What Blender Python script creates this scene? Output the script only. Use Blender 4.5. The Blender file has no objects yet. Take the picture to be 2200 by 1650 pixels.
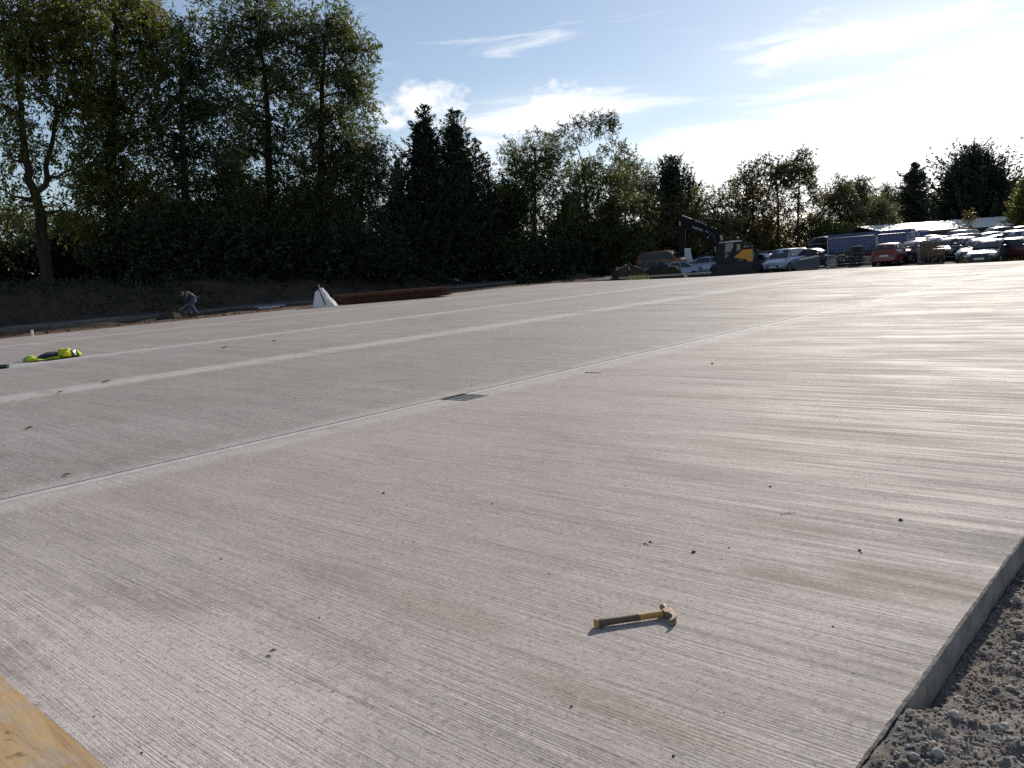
import bpy, math, random
import numpy as np
from mathutils import Vector, Matrix
R = math.radians
scene = bpy.context.scene
COL = scene.collection

# ------------------------------------------------------------------ camera
PIX_W, PIX_H, FOCAL = 2200.0, 1650.0, 1750.0
PITCH, ROLL, YAW, EYE = R(7.94), R(4.49), R(-42.64), 1.5
F_ = Vector((math.sin(YAW) * math.cos(PITCH), math.cos(YAW) * math.cos(PITCH), -math.sin(PITCH)))
r0 = Vector((math.cos(YAW), -math.sin(YAW), 0)); u0 = r0.cross(F_)
RT = r0 * math.cos(ROLL) - u0 * math.sin(ROLL)
UP = r0 * math.sin(ROLL) + u0 * math.cos(ROLL)
cam_data = bpy.data.cameras.new('camera')
cam = bpy.data.objects.new('camera', cam_data); COL.objects.link(cam)
m3 = Matrix((RT, UP, -F_)).transposed()
cam.matrix_world = Matrix.Translation((0, 0, EYE)) @ m3.to_4x4()
cam_data.sensor_width = 36; cam_data.lens = 36 * FOCAL / PIX_W
cam_data.clip_start = 0.05; cam_data.clip_end = 5000
scene.camera = cam

# ------------------------------------------------------------------ sun and sky
SUN_AZ, SUN_EL = R(-13), R(26.5)          # azimuth from +Y towards +X
SKY_STRENGTH, SUN_STRENGTH, EXPOSURE = 0.073, 3.5, 0.42
sun_dir = Vector((math.sin(SUN_AZ) * math.cos(SUN_EL), math.cos(SUN_AZ) * math.cos(SUN_EL), math.sin(SUN_EL)))
sd = bpy.data.lights.new('sun', 'SUN'); sd.energy = SUN_STRENGTH; sd.angle = R(0.5); sd.color = (1, 0.92, 0.80)
sun = bpy.data.objects.new('sun', sd); COL.objects.link(sun)
sun.rotation_euler = (-sun_dir).to_track_quat('-Z', 'Y').to_euler(); sun.location = (20, 40, 60)

def ray(px, py):
    d = F_ + RT * ((px - PIX_W / 2) / FOCAL) - UP * ((py - PIX_H / 2) / FOCAL)
    return d.normalized()

world = bpy.data.worlds.new('World'); scene.world = world; world.use_nodes = True
wn, wl = world.node_tree.nodes, world.node_tree.links
wn.clear()
def N(nodes, t, **kw):
    n = nodes.new(t)
    for k, v in kw.items():
        if hasattr(n, k): setattr(n, k, v)
        else: n.inputs[k].default_value = v
    return n
def wmath(op, a, b=None, c=None):
    n = wn.new('ShaderNodeMath'); n.operation = op
    for i, v in enumerate((a, b, c)):
        if v is None: continue
        if isinstance(v, (int, float)): n.inputs[i].default_value = v
        else: wl.new(v, n.inputs[i])
    return n.outputs[0]
sky = N(wn, 'ShaderNodeTexSky', sky_type='NISHITA', sun_disc=False, sun_elevation=SUN_EL, sun_rotation=SUN_AZ,
        altitude=50, air_density=1.0, dust_density=0.22, ozone_density=1.9)
tc = wn.new('ShaderNodeTexCoord')
sep = wn.new('ShaderNodeSeparateXYZ'); wl.new(tc.outputs['Generated'], sep.inputs[0])
zz = wmath('ADD', wmath('MAXIMUM', sep.outputs[2], 0.0), 0.10)
comb = wn.new('ShaderNodeCombineXYZ')
wl.new(wmath('DIVIDE', sep.outputs[0], zz), comb.inputs[0]); wl.new(wmath('DIVIDE', sep.outputs[1], zz), comb.inputs[1])
# wind-drawn cirrus in long level fibres over the whole dome
rot = wn.new('ShaderNodeMapping'); rot.inputs['Rotation'].default_value = (R(4), R(5), 0); rot.inputs['Scale'].default_value = (5.5, 5.5, 46)
wl.new(tc.outputs['Generated'], rot.inputs[0])
nz = N(wn, 'ShaderNodeTexNoise', Scale=1.0, Detail=8.0, Roughness=0.6, Distortion=0.7); wl.new(rot.outputs[0], nz.inputs['Vector'])
rot2 = wn.new('ShaderNodeMapping'); rot2.inputs['Scale'].default_value = (1.9, 1.9, 6.5); rot2.inputs['Location'].default_value = (0.35, 1.9, 0.55)
wl.new(tc.outputs['Generated'], rot2.inputs[0])
big = N(wn, 'ShaderNodeTexNoise', Scale=1.0, Detail=2.0, Roughness=0.5); wl.new(rot2.outputs[0], big.inputs['Vector'])
# small cumulus: a band of puffs low over the trees
pm = wn.new('ShaderNodeMapping'); pm.inputs['Scale'].default_value = (30.0, 30.0, 52.0); pm.inputs['Location'].default_value = (1.3, 0.2, 0.0)
wl.new(tc.outputs['Generated'], pm.inputs[0])
pn = N(wn, 'ShaderNodeTexNoise', Scale=1.0, Detail=8.0, Roughness=0.58); wl.new(pm.outputs[0], pn.inputs['Vector'])
def blob(px, py, rx, ry):
    c = ray(px, py)
    right = Vector((c.y, -c.x, 0)).normalized(); up = right.cross(c)
    out = None
    def dot(v):
        n = wn.new('ShaderNodeVectorMath'); n.operation = 'DOT_PRODUCT'
        wl.new(tc.outputs['Generated'], n.inputs[0]); n.inputs[1].default_value = v
        return n.outputs['Value']
    a = wmath('DIVIDE', dot(right), rx); b = wmath('DIVIDE', dot(up), ry)
    q = wmath('ADD', wmath('MULTIPLY', a, a), wmath('MULTIPLY', b, b))
    q = wmath('ADD', q, wmath('MULTIPLY', wmath('SUBTRACT', 1.0, dot(c)), 2.0))
    return wmath('EXPONENT', wmath('MULTIPLY', q, -1.0))
puffs = None
for b in ((925, 220, .062, .031), (838, 255, .034, .027), (1205, 228, .050, .040), (1040, 300, .030, .012)):
    g = blob(*b); puffs = g if puffs is None else wmath('MAXIMUM', puffs, g)
pv = wmath('ADD', puffs, wmath('MULTIPLY', wmath('SUBTRACT', pn.outputs[0], 0.5), 1.7))
pr = wn.new('ShaderNodeMapRange'); pr.interpolation_type = 'SMOOTHSTEP'
pr.inputs['From Min'].default_value = 0.36; pr.inputs['From Max'].default_value = 1.10
wl.new(wmath('MULTIPLY', pv, wmath('GREATER_THAN', puffs, 0.02)), pr.inputs[0])
banks = None
for b in ((1170, 245, .12, .026), (1900, 75, .15, .030), (2000, 300, .20, .085), (1550, 320, .16, .030), (1000, 350, .12, .03), (1650, 430, .25, .05), (2150, 180, .12, .10)):
    g = blob(*b); banks = g if banks is None else wmath('MAXIMUM', banks, g)
cir = wmath('ADD', nz.outputs[0], wmath('ADD', wmath('MULTIPLY', banks, 0.50), wmath('MULTIPLY', wmath('SUBTRACT', big.outputs[0], 0.5), 0.5)))
cr = wn.new('ShaderNodeMapRange'); cr.interpolation_type = 'SMOOTHSTEP'
cr.inputs['From Min'].default_value = 0.52; cr.inputs['From Max'].default_value = 1.08; cr.inputs['To Max'].default_value = 0.9
wl.new(cir, cr.inputs[0])
veil = wmath('ADD', 0.10, wmath('MULTIPLY', banks, 0.28))            # thin high veil
mask = wmath('MINIMUM', wmath('MAXIMUM', wmath('MAXIMUM', cr.outputs[0], veil), pr.outputs[0]), 1.0)
# cloud radiance: what the sky gives there, scattered white and a bit brighter
bw = wn.new('ShaderNodeRGBToBW'); wl.new(sky.outputs[0], bw.inputs[0])
clum = wmath('ADD', wmath('MULTIPLY', bw.outputs[0], 0.75), 7.5)
ccol = wn.new('ShaderNodeCombineColor')
wl.new(clum, ccol.inputs[0]); wl.new(clum, ccol.inputs[1]); wl.new(wmath('MULTIPLY', clum, 1.02), ccol.inputs[2])
mix = wn.new('ShaderNodeMix'); mix.data_type = 'RGBA'
wl.new(mask, mix.inputs[0]); wl.new(sky.outputs[0], mix.inputs[6]); wl.new(ccol.outputs[0], mix.inputs[7])
bg = N(wn, 'ShaderNodeBackground', Strength=SKY_STRENGTH); wl.new(mix.outputs[2], bg.inputs[0])
wo = wn.new('ShaderNodeOutputWorld'); wl.new(bg.outputs[0], wo.inputs[0])
world.cycles.sampling_method = 'MANUAL'; world.cycles.sample_map_resolution = 512

vs = scene.view_settings
vs.view_transform = 'Standard'; vs.look = 'None'; vs.exposure = EXPOSURE; vs.gamma = 1.0; vs.use_curve_mapping = False
scene.cycles.max_bounces = 6; scene.cycles.diffuse_bounces = 3; scene.cycles.glossy_bounces = 3
scene.cycles.transmission_bounces = 3; scene.cycles.transparent_max_bounces = 8
scene.cycles.use_denoising = False
scene.cycles.sample_clamp_indirect = 4.0

# ------------------------------------------------------------------ helpers
def slab_z(x):                       # the yard falls towards the drain joint at x = -7.3
    return 0.02 * max(0.0, -7.3 - x)
def ground_z(x, y):
    xx = min(max(-7.3 - x, 0.0), 34.0)
    z = 0.02 * xx - 0.42
    t = min(max((y - 53) / 26.0, 0), 1); w = min(max((x + 30) / 8.0, 0), 1)
    z += 0.62 * t * w
    t2 = min(max((y - 44) / 14.0, 0), 1)
    z -= 0.12 * t2 * min(max((-16 - x) / 8.0, 0), 1) * min(max((x + 40) / 6.0, 0), 1)
    return z
def at(px, py, d):                   # the point at horizontal distance d seen there
    v = ray(px, py); k = d / math.hypot(v.x, v.y)
    return Vector((0, 0, EYE)) + v * k
def on_slab(px, py):
    v = ray(px, py); z = 0.0
    for _ in range(30):
        k = (z - EYE) / v.z; z = slab_z(v.x * k)
    return Vector((v.x * k, v.y * k, z))
def on_z(px, py, z):
    v = ray(px, py); k = (z - EYE) / v.z
    return Vector((v.x * k, v.y * k, z))
def az_of(p): return math.atan2(p[0], p[1])

class MB:
    """collects verts and faces of one mesh"""
    def __init__(s): s.v = []; s.f = []; s.m = []
    def add(s, vs_, fs, mi=0):
        o = len(s.v); s.v += [tuple(a) for a in vs_]
        s.f += [tuple(i + o for i in f) for f in fs]; s.m += [mi] * len(fs); return s
    def box(s, c, size, rot=None, mi=0, taper=1.0):
        hx, hy, hz = size[0] / 2, size[1] / 2, size[2] / 2
        p = [Vector((x * hx * (taper if z > 0 else 1), y * hy * (taper if z > 0 else 1), z * hz)) for z in (-1, 1) for y in (-1, 1) for x in (-1, 1)]
        if rot is not None: p = [rot @ a for a in p]
        c = Vector(c)
        return s.add([a + c for a in p], [(0, 2, 3, 1), (4, 5, 7, 6), (0, 1, 5, 4), (2, 6, 7, 3), (0, 4, 6, 2), (1, 3, 7, 5)], mi)
    def bar(s, a, b, w, t=None, mi=0, up=(0, 0, 1)):
        a, b = Vector(a), Vector(b); d = (b - a); L = d.length; d.normalize()
        u = Vector(up)
        if abs(d.dot(u)) > 0.98: u = Vector((1, 0, 0))
        x = d.cross(u).normalized(); z = x.cross(d)
        return s.box((a + b) / 2, (w, L, t or w), Matrix((x, d, z)).transposed(), mi)
    def tube(s, pts, rad, n=8, cap=True, mi=0):
        pts = [Vector(p) for p in pts]
        if isinstance(rad, (int, float)): rad = [rad] * len(pts)
        o = len(s.v); prev = None
        for i, p in enumerate(pts):
            d = (pts[min(i + 1, len(pts) - 1)] - pts[max(i - 1, 0)]).normalized()
            if prev is None:
                u = Vector((0, 0, 1)) if abs(d.z) < 0.9 else Vector((1, 0, 0))
                x = d.cross(u).normalized()
            else:
                x = (prev - d * prev.dot(d)).normalized()
            prev = x; y = d.cross(x)
            for k in range(n):
                a = 2 * math.pi * k / n
                s.v.append(tuple(p + (x * math.cos(a) + y * math.sin(a)) * rad[i]))
        for i in range(len(pts) - 1):
            for k in range(n):
                a = o + i * n + k; b = o + i * n + (k + 1) % n
                s.f.append((a, b, b + n, a + n)); s.m.append(mi)
        if cap:
            s.f.append(tuple(o + k for k in range(n))[::-1]); s.f.append(tuple(o + (len(pts) - 1) * n + k for k in range(n))); s.m += [mi, mi]
        return s
    def prism(s, poly, y0, y1, M=None, mi=0):      # polygon in (x, z), pushed along y
        n = len(poly)
        vs_ = [Vector((p[0], y, p[1])) for y in (y0, y1) for p in poly]
        if M is not None: vs_ = [M @ a for a in vs_]
        fs = [tuple(range(n)), tuple(range(2 * n - 1, n - 1, -1))]
        fs += [(i, i + n, (i + 1) % n + n, (i + 1) % n) for i in range(n)]
        return s.add(vs_, fs, mi)
    def loft(s, rings, cap=True, mi=0):
        n = len(rings[0]); vs_ = [p for r in rings for p in r]; fs = []
        for i in range(len(rings) - 1):
            for k in range(n):
                a = i * n + k; b = i * n + (k + 1) % n; fs.append((a, b, b + n, a + n))
        if cap:
            fs.append(tuple(range(n))[::-1]); fs.append(tuple((len(rings) - 1) * n + k for k in range(n)))
        return s.add(vs_, fs, mi)
    def disc(s, c, r, n=16, axis='y', th=0.02, mi=0):
        c = Vector(c); a = {'x': Vector((1, 0, 0)), 'y': Vector((0, 1, 0)), 'z': Vector((0, 0, 1))}[axis]
        return s.tube([c - a * th / 2, c + a * th / 2], [r, r], n, True, mi)
    def mesh(s, name, smooth=False):
        me = bpy.data.meshes.new(name); me.from_pydata(s.v, [], s.f); me.update()
        if any(s.m): me.polygons.foreach_set('material_index', s.m)
        if smooth:
            me.polygons.foreach_set('use_smooth', [True] * len(me.polygons))
            try: me.set_sharp_from_angle(angle=R(42))
            except Exception: pass
        return me
    def build(s, name, mat, parent=None, smooth=False, loc=None, rotz=0):
        me = s.mesh(name, smooth)
        for m in (mat if isinstance(mat, (list, tuple)) else [mat]): me.materials.append(m)
        return link(name, me, parent, loc, rotz)

def link(name, me, parent=None, loc=None, rotz=0):
    o = bpy.data.objects.new(name, me); COL.objects.link(o)
    if parent is not None: o.parent = parent
    if loc is not None: o.location = loc
    if rotz: o.rotation_euler.z = rotz
    return o
def np_mesh(name, V, Fq, mat, parent=None, smooth=False):
    """numpy verts (n,3) and faces (m,k)"""
    V = np.asarray(V, dtype=np.float32); Fq = np.asarray(Fq, dtype=np.int32); k = Fq.shape[1]
    me = bpy.data.meshes.new(name)
    me.vertices.add(len(V)); me.vertices.foreach_set('co', V.ravel())
    me.loops.add(Fq.size); me.loops.foreach_set('vertex_index', Fq.ravel())
    me.polygons.add(len(Fq)); me.polygons.foreach_set('loop_start', np.arange(len(Fq), dtype=np.int32) * k)
    if smooth: me.polygons.foreach_set('use_smooth', np.ones(len(Fq), dtype=bool))
    me.update(calc_edges=True); me.validate()
    me.materials.append(mat)
    return link(name, me, parent)
def tag(o, label=None, cat=None, group=None, kind=None):
    if label: o['label'] = label
    if cat: o['category'] = cat
    if group: o['group'] = group
    if kind: o['kind'] = kind
    return o
def thing(name, label, cat, loc=(0, 0, 0), rotz=0, group=None):
    o = bpy.data.objects.new(name, None); COL.objects.link(o); o.location = loc; o.rotation_euler = (0, 0, rotz)
    o.empty_display_size = 0.3
    return tag(o, label, cat, group)
def structure(name, mb, mat, smooth=False):
    return tag(mb.build(name, mat, None, smooth), kind='structure')

_hr = np.random.RandomState(7).rand(256, 256)
def vnoise(x, y):
    x = np.asarray(x, float); y = np.asarray(y, float)
    xi = np.floor(x).astype(int); yi = np.floor(y).astype(int); fx = x - xi; fy = y - yi
    fx = fx * fx * (3 - 2 * fx); fy = fy * fy * (3 - 2 * fy)
    g = lambda a, b: _hr[a % 256, b % 256]
    return (g(xi, yi) * (1 - fx) + g(xi + 1, yi) * fx) * (1 - fy) + (g(xi, yi + 1) * (1 - fx) + g(xi + 1, yi + 1) * fx) * fy - 0.5
def fbm(x, y, o=4):
    s = 0; a = 1.0
    for i in range(o):
        s = s + a * vnoise(np.asarray(x) * 2 ** i + 17 * i, np.asarray(y) * 2 ** i + 5 * i); a *= 0.5
    return s

# ------------------------------------------------------------------ materials
def new_mat(name):
    m = bpy.data.materials.new(name); m.use_nodes = True; nt = m.node_tree; nt.nodes.clear()
    out = nt.nodes.new('ShaderNodeOutputMaterial'); b = nt.nodes.new('ShaderNodeBsdfPrincipled')
    nt.links.new(b.outputs[0], out.inputs[0]); return m, nt, b
class NT:
    def __init__(s, nt): s.n = nt.nodes; s.l = nt.links
    def node(s, t, **kw): return N(s.n, t, **kw)
    def set(s, inp, v):
        if isinstance(v, (int, float)): inp.default_value = v
        elif isinstance(v, (tuple, list)): inp.default_value = tuple(v) + ((1,) if len(v) == 3 and inp.type == 'RGBA' else ())
        else: s.l.new(v, inp)
    def math(s, op, a, b=None, clamp=False):
        n = s.n.new('ShaderNodeMath'); n.operation = op; n.use_clamp = clamp
        s.set(n.inputs[0], a)
        if b is not None: s.set(n.inputs[1], b)
        return n.outputs[0]
    def coords(s, scale=(1, 1, 1), kind='Object', rot=(0, 0, 0)):
        t = s.n.new('ShaderNodeTexCoord'); m = s.n.new('ShaderNodeMapping')
        m.inputs['Scale'].default_value = scale; m.inputs['Rotation'].default_value = rot
        s.l.new(t.outputs[kind], m.inputs[0]); return m.outputs[0]
    def noise(s, vec, scale, detail=4, rough=0.55, dist=0.0):
        n = s.node('ShaderNodeTexNoise', Scale=scale, Detail=detail, Roughness=rough, Distortion=dist); s.l.new(vec, n.inputs['Vector']); return n.outputs[0]
    def ramp(s, v, a, b, lo=0.0, hi=1.0):
        n = s.n.new('ShaderNodeMapRange'); n.interpolation_type = 'SMOOTHSTEP'
        s.set(n.inputs[0], v); s.set(n.inputs[1], a); s.set(n.inputs[2], b); s.set(n.inputs[3], lo); s.set(n.inputs[4], hi); return n.outputs[0]
    def mix(s, f, a, b, mode='MIX'):
        n = s.n.new('ShaderNodeMix'); n.data_type = 'RGBA'; n.blend_type = mode
        s.set(n.inputs[0], f); s.set(n.inputs[6], a); s.set(n.inputs[7], b); return n.outputs[2]
    def bump(s, h, strength=0.3, dist=0.01, normal=None):
        n = s.node('ShaderNodeBump', Strength=strength, Distance=dist); s.l.new(h, n.inputs['Height'])
        if normal is not None: s.l.new(normal, n.inputs['Normal'])
        return n.outputs[0]
def simple(name, col, rough=0.6, metal=0.0, var=0.15, scale=6.0, spec=0.5, bump=0.0, coat=0.0):
    m, nt, b = new_mat(name); k = NT(nt)
    if var:
        nz_ = k.noise(k.coords(), scale, 5, 0.6)
        c = k.mix(nz_, tuple(x * (1 - var * 1.6) for x in col), tuple(min(1, x * (1 + var * 1.6)) for x in col))
        k.set(b.inputs['Base Color'], c)
        k.set(b.inputs['Roughness'], k.math('ADD', k.math('MULTIPLY', nz_, 0.2), max(0.02, rough - 0.1)))
        if bump: k.set(b.inputs['Normal'], k.bump(nz_, bump, 0.02))
    else:
        k.set(b.inputs['Base Color'], col); b.inputs['Roughness'].default_value = rough
    b.inputs['Metallic'].default_value = metal; b.inputs['Specular IOR Level'].default_value = spec
    if coat: b.inputs['Coat Weight'].default_value = coat; b.inputs['Coat Roughness'].default_value = 0.08
    return m
# ------------------------------------------------------------------ concrete, soil and gravel materials
def concrete_mat():
    m, nt, b = new_mat('brushed_concrete'); k = NT(nt)
    co = k.coords()
    blot = k.noise(co, 0.35, 5, 0.6); mid = k.noise(co, 2.2, 5, 0.6); fine = k.noise(co, 110, 3, 0.7)
    streak = k.noise(k.coords((0.10, 3.2, 1)), 1.0, 5, 0.62)         # broom passes run across the bays
    streak2 = k.noise(k.coords((0.5, 17, 1)), 1.0, 4, 0.6)
    tex = nt.nodes.new('ShaderNodeTexCoord'); sp = nt.nodes.new('ShaderNodeSeparateXYZ'); nt.links.new(tex.outputs['Object'], sp.inputs[0])
    X = sp.outputs[0]
    wob = k.math('MULTIPLY', k.math('SUBTRACT', mid, 0.5), 0.5)
    base = k.mix(k.ramp(blot, 0.34, 0.66), (0.375, 0.340, 0.318), (0.470, 0.432, 0.408))
    base = k.mix(k.ramp(streak, 0.36, 0.66, 0, 0.5), base, (0.53, 0.492, 0.466))
    base = k.mix(k.ramp(streak2, 0.46, 0.72, 0, 0.55), base, (0.27, 0.248, 0.232))
    streak3 = k.noise(k.coords((0.8, 42, 1)), 1.0, 4, 0.62)
    base = k.mix(k.ramp(streak3, 0.51, 0.68, 0, 0.60), base, (0.22, 0.202, 0.19))
    base = k.mix(k.ramp(streak3, 0.28, 0.46, 0.40, 0), base, (0.60, 0.565, 0.54))
    tone = k.noise(k.coords((0.16, 0.05, 1)), 1.0, 2, 0.5)
    base = k.mix(k.ramp(tone, 0.42, 0.60, 0, 0.4), base, (0.36, 0.318, 0.288))
    # trowelled, dusty margins along the joints
    def margin(x0, w, amt, col):
        global _b
        d = k.math('ABSOLUTE', k.math('SUBTRACT', k.math('ADD', X, wob), x0))
        return k.mix(k.ramp(d, w * 0.25, w, amt, 0.0), base, col)
    base = margin(-7.25, 0.55, 0.75, (0.60, 0.565, 0.53))
    base = margin(-14.25, 0.62, 0.85, (0.66, 0.625, 0.59))
    base = margin(-20.16, 0.7, 0.6, (0.60, 0.57, 0.545)); base = margin(-27.73, 0.6, 0.5, (0.58, 0.55, 0.53))
    # damp / rusty stains of their own shape
    st = k.noise(k.coords((0.55, 1.5, 1)), 1.15, 6, 0.62, 0.7)
    base = k.mix(k.ramp(st, 0.58, 0.74, 0, 0.45), base, (0.235, 0.180, 0.145))
    st2 = k.noise(k.coords((0.35, 0.9, 1), rot=(0, 0, 0.15)), 0.8, 6, 0.6, 0.9)
    base = k.mix(k.ramp(st2, 0.56, 0.70, 0, 0.45), base, (0.255, 0.235, 0.22))
    ma = k.noise(k.coords((1, 1.6, 1)), 7.0, 6, 0.7, 0.4)
    base = k.mix(k.ramp(ma, 0.50, 0.70, 0, 0.40), base, (0.27, 0.24, 0.215))
    base = k.mix(k.ramp(ma, 0.30, 0.48, 0.30, 0), base, (0.60, 0.56, 0.53))
    def spot(px, py, rx, ry, amt, col):
        c = on_slab(px, py); sx = nt.nodes.new('ShaderNodeVectorMath'); sx.operation = 'SUBTRACT'
        nt.links.new(tex.outputs['Object'], sx.inputs[0]); sx.inputs[1].default_value = c
        mp = nt.nodes.new('ShaderNodeVectorMath'); mp.operation = 'MULTIPLY'; mp.inputs[1].default_value = (1 / rx, 1 / ry, 0); nt.links.new(sx.outputs[0], mp.inputs[0])
        ln = nt.nodes.new('ShaderNodeVectorMath'); ln.operation = 'LENGTH'; nt.links.new(mp.outputs[0], ln.inputs[0])
        v = k.math('ADD', ln.outputs['Value'], k.math('ADD', k.math('MULTIPLY', k.math('SUBTRACT', mid, 0.5), 1.6), k.math('ADD', k.math('MULTIPLY', k.math('SUBTRACT', streak2, 0.5), 1.2), k.math('MULTIPLY', k.math('SUBTRACT', ma, 0.5), 1.0))))
        return k.mix(k.ramp(v, 0.35, 1.05, amt, 0.0), base, col)
    BR = (0.22, 0.175, 0.15)
    for sp_ in ((1760, 1255, .45, .12, .75, BR), (1985, 1255, .55, .22, .7, BR), (1830, 930, 1.2, .35, .6, (0.24, 0.20, 0.18)), (1640, 965, .9, .30, .5, BR), (1690, 1130, .5, .15, .4, BR),
                (330, 1450, 1.6, .60, .6, (0.64, 0.58, 0.535)), (1300, 1510, .6, .10, .45, (0.27, 0.20, 0.14)), (930, 1310, .7, .15, .35, (0.27, 0.21, 0.16)), (300, 1290, .6, .15, .3, BR), (2020, 770, 1.6, .5, .5, BR), (1500, 850, 1.4, .3, .35, BR), (700, 1230, .6, .15, .3, BR)):  # pale entry lightens the slab's lower left, the others are stains
        base = spot(*sp_)
    base = k.mix(k.ramp(fine, 0.42, 0.70, 0.0, 0.5), base, (0.20, 0.18, 0.165))
    pit = k.noise(co, 34, 4, 0.75)
    base = k.mix(k.ramp(pit, 0.52, 0.66, 0.0, 0.68), base, (0.19, 0.172, 0.16))
    base = k.mix(k.ramp(pit, 0.30, 0.46, 0.45, 0.0), base, (0.62, 0.59, 0.565))
    near = k.ramp(k.math('ADD', X, wob), -7.5, -6.6)                 # paler foreground tone set through the near bay's colour
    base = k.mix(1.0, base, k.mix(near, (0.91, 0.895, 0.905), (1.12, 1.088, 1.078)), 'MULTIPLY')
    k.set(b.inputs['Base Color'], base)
    k.set(b.inputs['Roughness'], k.ramp(k.math('ADD', k.math('ADD', k.math('MULTIPLY', streak, 0.22), k.math('MULTIPLY', streak2, 0.5)), k.math('MULTIPLY', st2, 0.28)), 0.40, 0.60, 0.58, 0.84))
    b.inputs['Specular IOR Level'].default_value = 0.12
    # broom grooves: they waver, overlap and fade where the broom lifted
    def wavy(scale, amp, freq):
        t_ = nt.nodes.new('ShaderNodeTexCoord'); w_ = k.noise(k.coords((freq, freq * .4, 1)), 1.0, 3, 0.6)
        ad = nt.nodes.new('ShaderNodeVectorMath'); ad.operation = 'ADD'; cb = nt.nodes.new('ShaderNodeCombineXYZ')
        nt.links.new(k.math('MULTIPLY', k.math('SUBTRACT', w_, 0.5), amp), cb.inputs[1]); nt.links.new(t_.outputs['Object'], ad.inputs[0]); nt.links.new(cb.outputs[0], ad.inputs[1])
        mp = nt.nodes.new('ShaderNodeMapping'); mp.inputs['Scale'].default_value = scale; nt.links.new(ad.outputs[0], mp.inputs[0]); return mp.outputs[0]
    g1 = k.noise(wavy((1.1, 95, 1), .05, .8), 1.0, 3, 0.6); g2 = k.noise(wavy((0.4, 26, 1), .10, .5), 1.0, 4, 0.65, 0.2); g4 = k.noise(wavy((2.2, 150, 1), .08, 1.3), 1.0, 3, 0.6)
    dent = k.noise(k.coords((0.7, 1.1, 1)), 85, 5, 0.75)
    lift = k.ramp(k.noise(k.coords((0.5, 2.2, 1)), 1.4, 4, 0.6), 0.34, 0.62, 0.15, 1.0)
    lift2 = k.ramp(k.noise(k.coords((0.7, 3.0, 1), rot=(0, 0, .3)), 1.1, 4, 0.6), 0.36, 0.62, 0.1, 1.0)
    hgt = k.math('ADD', k.math('ADD', k.math('MULTIPLY', k.math('MULTIPLY', k.ramp(g1, 0.40, 0.60), lift), 0.55), k.math('MULTIPLY', k.math('MULTIPLY', g4, lift2), 0.7)), k.math('ADD', k.math('MULTIPLY', g2, 0.45), k.math('MULTIPLY', dent, 1.0)))
    k.set(b.inputs['Normal'], k.bump(hgt, 0.7, 0.0052))
    return m
def earth_mat(name, c1, c2, scale=3.0, bump=0.5, rough=0.95, dist=0.05):
    m, nt, b = new_mat(name); k = NT(nt); co = k.coords()
    a = k.noise(co, scale, 8, 0.65); f = k.noise(co, scale * 14, 5, 0.7)
    c = k.mix(k.ramp(a, 0.3, 0.7), c1, c2); c = k.mix(k.ramp(f, 0.35, 0.7, 0, 0.5), c, tuple(x * 0.55 for x in c1))
    k.set(b.inputs['Base Color'], c); b.inputs['Roughness'].default_value = rough; b.inputs['Specular IOR Level'].default_value = 0.2
    k.set(b.inputs['Normal'], k.bump(k.math('ADD', a, k.math('MULTIPLY', f, 0.6)), bump, dist))
    return m
CONC = concrete_mat()
CONC_SIDE = earth_mat('cast_concrete_side', (0.24, 0.215, 0.195), (0.46, 0.425, 0.395), 7, 0.8, 0.9, 0.02)
KERBM = earth_mat('dusty_kerb', (0.13, 0.125, 0.115), (0.20, 0.19, 0.175), 5, 0.4, 0.9, 0.01)
PALE_L = earth_mat('pale_joint_cement', (0.62, 0.595, 0.56), (0.74, 0.71, 0.68), 6, 0.2, 0.7, 0.004)
PALE = earth_mat('smooth_cement', (0.48, 0.455, 0.43), (0.60, 0.575, 0.545), 6, 0.2, 0.7, 0.004)
SOIL = earth_mat('dark_soil', (0.040, 0.032, 0.025), (0.075, 0.058, 0.043), 2.0)
GROUND = earth_mat('stony_ground', (0.10, 0.085, 0.07), (0.17, 0.15, 0.13), 1.2)
RUSTSOIL = earth_mat('rusty_soil', (0.10, 0.055, 0.035), (0.16, 0.11, 0.075), 3.0)
TAR = earth_mat('path_tarmac', (0.055, 0.058, 0.066), (0.085, 0.088, 0.096), 4.0, 0.2, 0.85, 0.01)
GRAVEL = earth_mat('crushed_stone', (0.14, 0.124, 0.108), (0.27, 0.245, 0.22), 9.0, 0.6, 0.9, 0.01)

# ------------------------------------------------------------------ ground sheet to the horizon
xs = np.concatenate([[-1500, -600, -250, -120], np.arange(-80, 41, 3.0), [70, 130, 300, 700, 1500]])
ys = np.concatenate([[-1500, -500, -150, -50, -15], np.arange(-3, 121, 3.0), [140, 200, 350, 800, 2000]])
GX, GY = np.meshgrid(xs, ys)
gz = np.vectorize(ground_z)(GX, GY)
nx, ny = len(xs), len(ys)
idx = np.arange(nx * ny).reshape(ny, nx)
Q = np.stack([idx[:-1, :-1], idx[:-1, 1:], idx[1:, 1:], idx[1:, :-1]], -1).reshape(-1, 4)
tag(np_mesh('ground', np.stack([GX, GY, gz], -1).reshape(-1, 3), Q, GROUND, smooth=True), kind='structure')

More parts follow.
